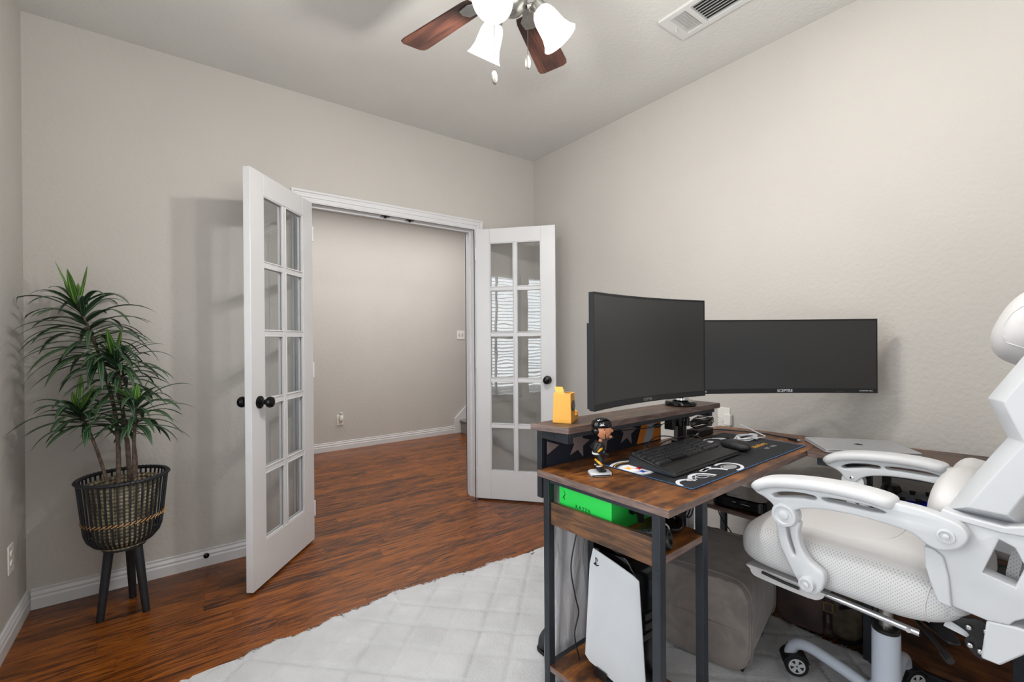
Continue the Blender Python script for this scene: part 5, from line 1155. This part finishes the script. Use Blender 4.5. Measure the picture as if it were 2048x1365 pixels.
# moulded back frame: lower shell and zigzag uprights on both sides
shell = [(-.152, .724), (-.171, .806), (-.202, .803), (-.266, .797), (-.292, .806), (-.330, .80), (-.36, .76), (-.37, .70), (-.36, .65), (-.318, .640), (-.285, .612), (-.276, .599), (-.242, .593), (-.187, .599), (-.163, .602), (-.153, .633), (-.141, .679), (-.139, .724)]
hole = [(-.236, .697), (-.262, .780), (-.285, .770), (-.300, .735), (-.285, .686)]
upright = [(-.171, .812), (-.205, .880), (-.240, .945), (-.272, 1.001), (-.255, 1.045), (-.241, 1.085), (-.272, 1.140), (-.300, 1.190), (-.345, 1.262), (-.38, 1.33), (-.46, 1.33), (-.44, 1.26), (-.41, 1.20), (-.372, 1.14), (-.350, 1.085), (-.358, 1.04), (-.372, .995), (-.350, .93), (-.318, .87), (-.292, .812)]
def chamfer(lp, fx, t0, t1, cham, dep, name, holes=()):
    """plate with an inset raised face so that a flange shows along its front edge"""
    mb = MB(); n = len(lp); c = V(sum(p[0] for p in lp)/n, sum(p[1] for p in lp)/n, 0)
    def inset(d):
        out = []
        for i in range(n):
            p0, p1, p2 = V(*lp[i-1], 0), V(*lp[i], 0), V(*lp[(i+1) % n], 0); e1, e2 = (p1-p0).normalized(), (p2-p1).normalized(); n1, n2 = V(-e1.y, e1.x, 0), V(-e2.y, e2.x, 0); b = (n1+n2)
            b = b.normalized()/max(.45, b.normalized().dot(n1)) if b.length > .1 else n1; out.append(p1+b*d)
        return out
    area = sum(lp[i][0]*lp[(i+1) % n][1]-lp[(i+1) % n][0]*lp[i][1] for i in range(n)); sg = 1 if area > 0 else -1
    rgs = [[fx(p[0], p[1], t0) for p in lp], [fx(p[0], p[1], t1-cham) for p in lp], [fx(p.x, p.y, t1) for p in inset(sg*dep)]]
    mb.rings(rgs); return mb
for s in (-1, 1):
    fx = lambda a, b, c, s=s: W(s*c, a, b)
    chamfer(upright, fx, .190, .266, .040, .026, '').build('upright_frame', 'white_pl', chair, bevel=.002)
    # crease panel along the upright
    curve_mesh([shell, hole], .045, lambda a, b, c, s=s: W(s*(.240+c), a, b), 'back_shell', 'white_pl', chair, bevel=.004)
    mb = MB(); mb.prism([(-.165, .800), (-.171, .822), (-.205, .816), (-.270, .812), (-.300, .822), (-.325, .81), (-.30, .800), (-.268, .797), (-.202, .802)], .222, .268, fn=fx); mb.build('shell_collar', 'white_pl', chair, bevel=.003)
    mb = MB(); mb.prism([(-.139, .724), (-.141, .679), (-.153, .633), (-.163, .602), (-.187, .599), (-.182, .667), (-.173, .711), (-.155, .724)], .262, .272, fn=fx); mb.build('front_flange', 'white_pl', chair, bevel=.003)
    mb = MB(); mb.prism([(-.233, .504), (-.242, .593), (-.285, .600), (-.318, .60), (-.305, .555), (-.262, .503)], .190, .262, fn=fx); mb.build('rear_foot', 'white_pl', chair, bevel=.004)
mb = MB(); mb.box(CX-.20, CX+.20, CY-.38, CY-.35, .62, .70); mb.box(CX-.22, CX+.22, CY-.36, CY-.33, .76, .80); mb.box(CX-.205, CX+.205, CY-.44, CY-.41, 1.22, 1.28)
mb.build('back_crossbar', 'white_pl', chair, bevel=.006)
mb = MB(); rg = []
for i in range(21):
    z = .66+.60*i/20; y = -.255-.09*math.sin(PI*.5*min(1, max(0, (z-.7)/.6)))-.01*math.cos(z*9); rg.append([W(-.195, y, z), W(-.10, y-.02, z), W(0, y-.027, z), W(.10, y-.02, z), W(.195, y, z), W(.195, y-.02, z), W(0, y-.047, z), W(-.195, y-.02, z)])
mb.rings(rg); mb.build('backrest', 'mesh_w', chair, smooth=50)
# lumbar pillow and headrest
mb = MB(); Ml = Matrix.Rotation(math.radians(10), 4, 'X')
mb.blob(W(0, -.172, .800), (.222, .052, .088), 3.4, 2.4, 48, 20, M4=Ml, fn=lambda p: V(p.x, p.y*(1-.22*math.exp(-(p.x/.05)**2)), p.z*(1+.05*math.cos(p.x/.2*PI)-.16*math.exp(-(p.x/.06)**2)*(1 if p.z > 0 else 0)))); mb.build('lumbar_pillow', 'leather_w', chair, smooth=80)
mb = MB(); Mh = Matrix.Rotation(math.radians(24), 4, 'X')
mb.blob(W(0, -.305, 1.245), (.158, .070, .100), 3.2, 2.5, 48, 22, M4=Mh); ho = mb.build('headrest', 'leather_w', chair, smooth=80)
mb = MB(); mb.tube(snap(ho, [W(-.170, -.305, 1.245)+Mh @ V(.022*math.cos(2*t_), .050*math.cos(t_), .082*math.sin(t_)) for t_ in [2*PI*k/60 for k in range(61)]]), .0018, 6); mb.build('headrest_piping', 'leather_w', chair, smooth=60)
mb = MB(); mb.box(CX-.05, CX+.05, CY-.42, CY-.37, 1.16, 1.34); mb.build('headrest_bracket', 'white_pl', chair, bevel=.006)

# ------------------------------------------------------------------ light
def area(name, loc, direction, sx, sy, e, col=(1, 1, 1)):
    l = bpy.data.lights.new(name, 'AREA'); l.shape = 'RECTANGLE'; l.size = sx; l.size_y = sy; l.energy = e; l.color = col
    o = bpy.data.objects.new(name, l); C.objects.link(o); o.location = loc; o.rotation_euler = Vector(direction).to_track_quat('-Z', 'Y').to_euler(); return o
for a, b in WINS: area('window_daylight', (XL-.30, (a+b)/2, (WZ0+WZ1)/2+.2), (1, 0, -.12), .9, 1.9, 36, (.93, .97, 1))
area('near_wall_fill', (.35, YN+.05, 1.25), (.25, 1, -.05), 1.5, 1.9, 11, (.97, .985, 1))  # added soft fill from behind the camera, not a fixture of the room
area('ceiling_fill', (1.0, .3, H-.03), (0, 0, -1), 2.2, 1.4, 9, (1, .99, .97))  # added overhead fill shining down, no real fitting
area('upward_fill', (.6, -.25, 1.75), (.15, .35, 1), .9, .5, 30, (1, .99, .97))  # unseen fill added to brighten the ceiling
area('low_fill', (.2, YN+.05, .55), (.45, 1, .0), 1.2, .7, 5.5, (.98, .99, 1))  # second fill added near the floor to lift the space under the desk
area('hall_ceiling_light', (1.9, 4.1, H-.04), (0, 0, -1), 2.8, 1.4, 62, (1, .985, .96))
wd = bpy.data.worlds.new('world'); bpy.context.scene.world = wd; wd.use_nodes = True
wd.node_tree.nodes['Background'].inputs[0].default_value = (.86, .92, 1, 1); wd.node_tree.nodes['Background'].inputs[1].default_value = 1.4
sc = bpy.context.scene
sc.cycles.caustics_reflective = False; sc.cycles.caustics_refractive = False; sc.cycles.max_bounces = 9
sc.view_settings.view_transform = 'Standard'; sc.view_settings.look = 'None'; sc.view_settings.exposure = 0.0; sc.view_settings.gamma = 1
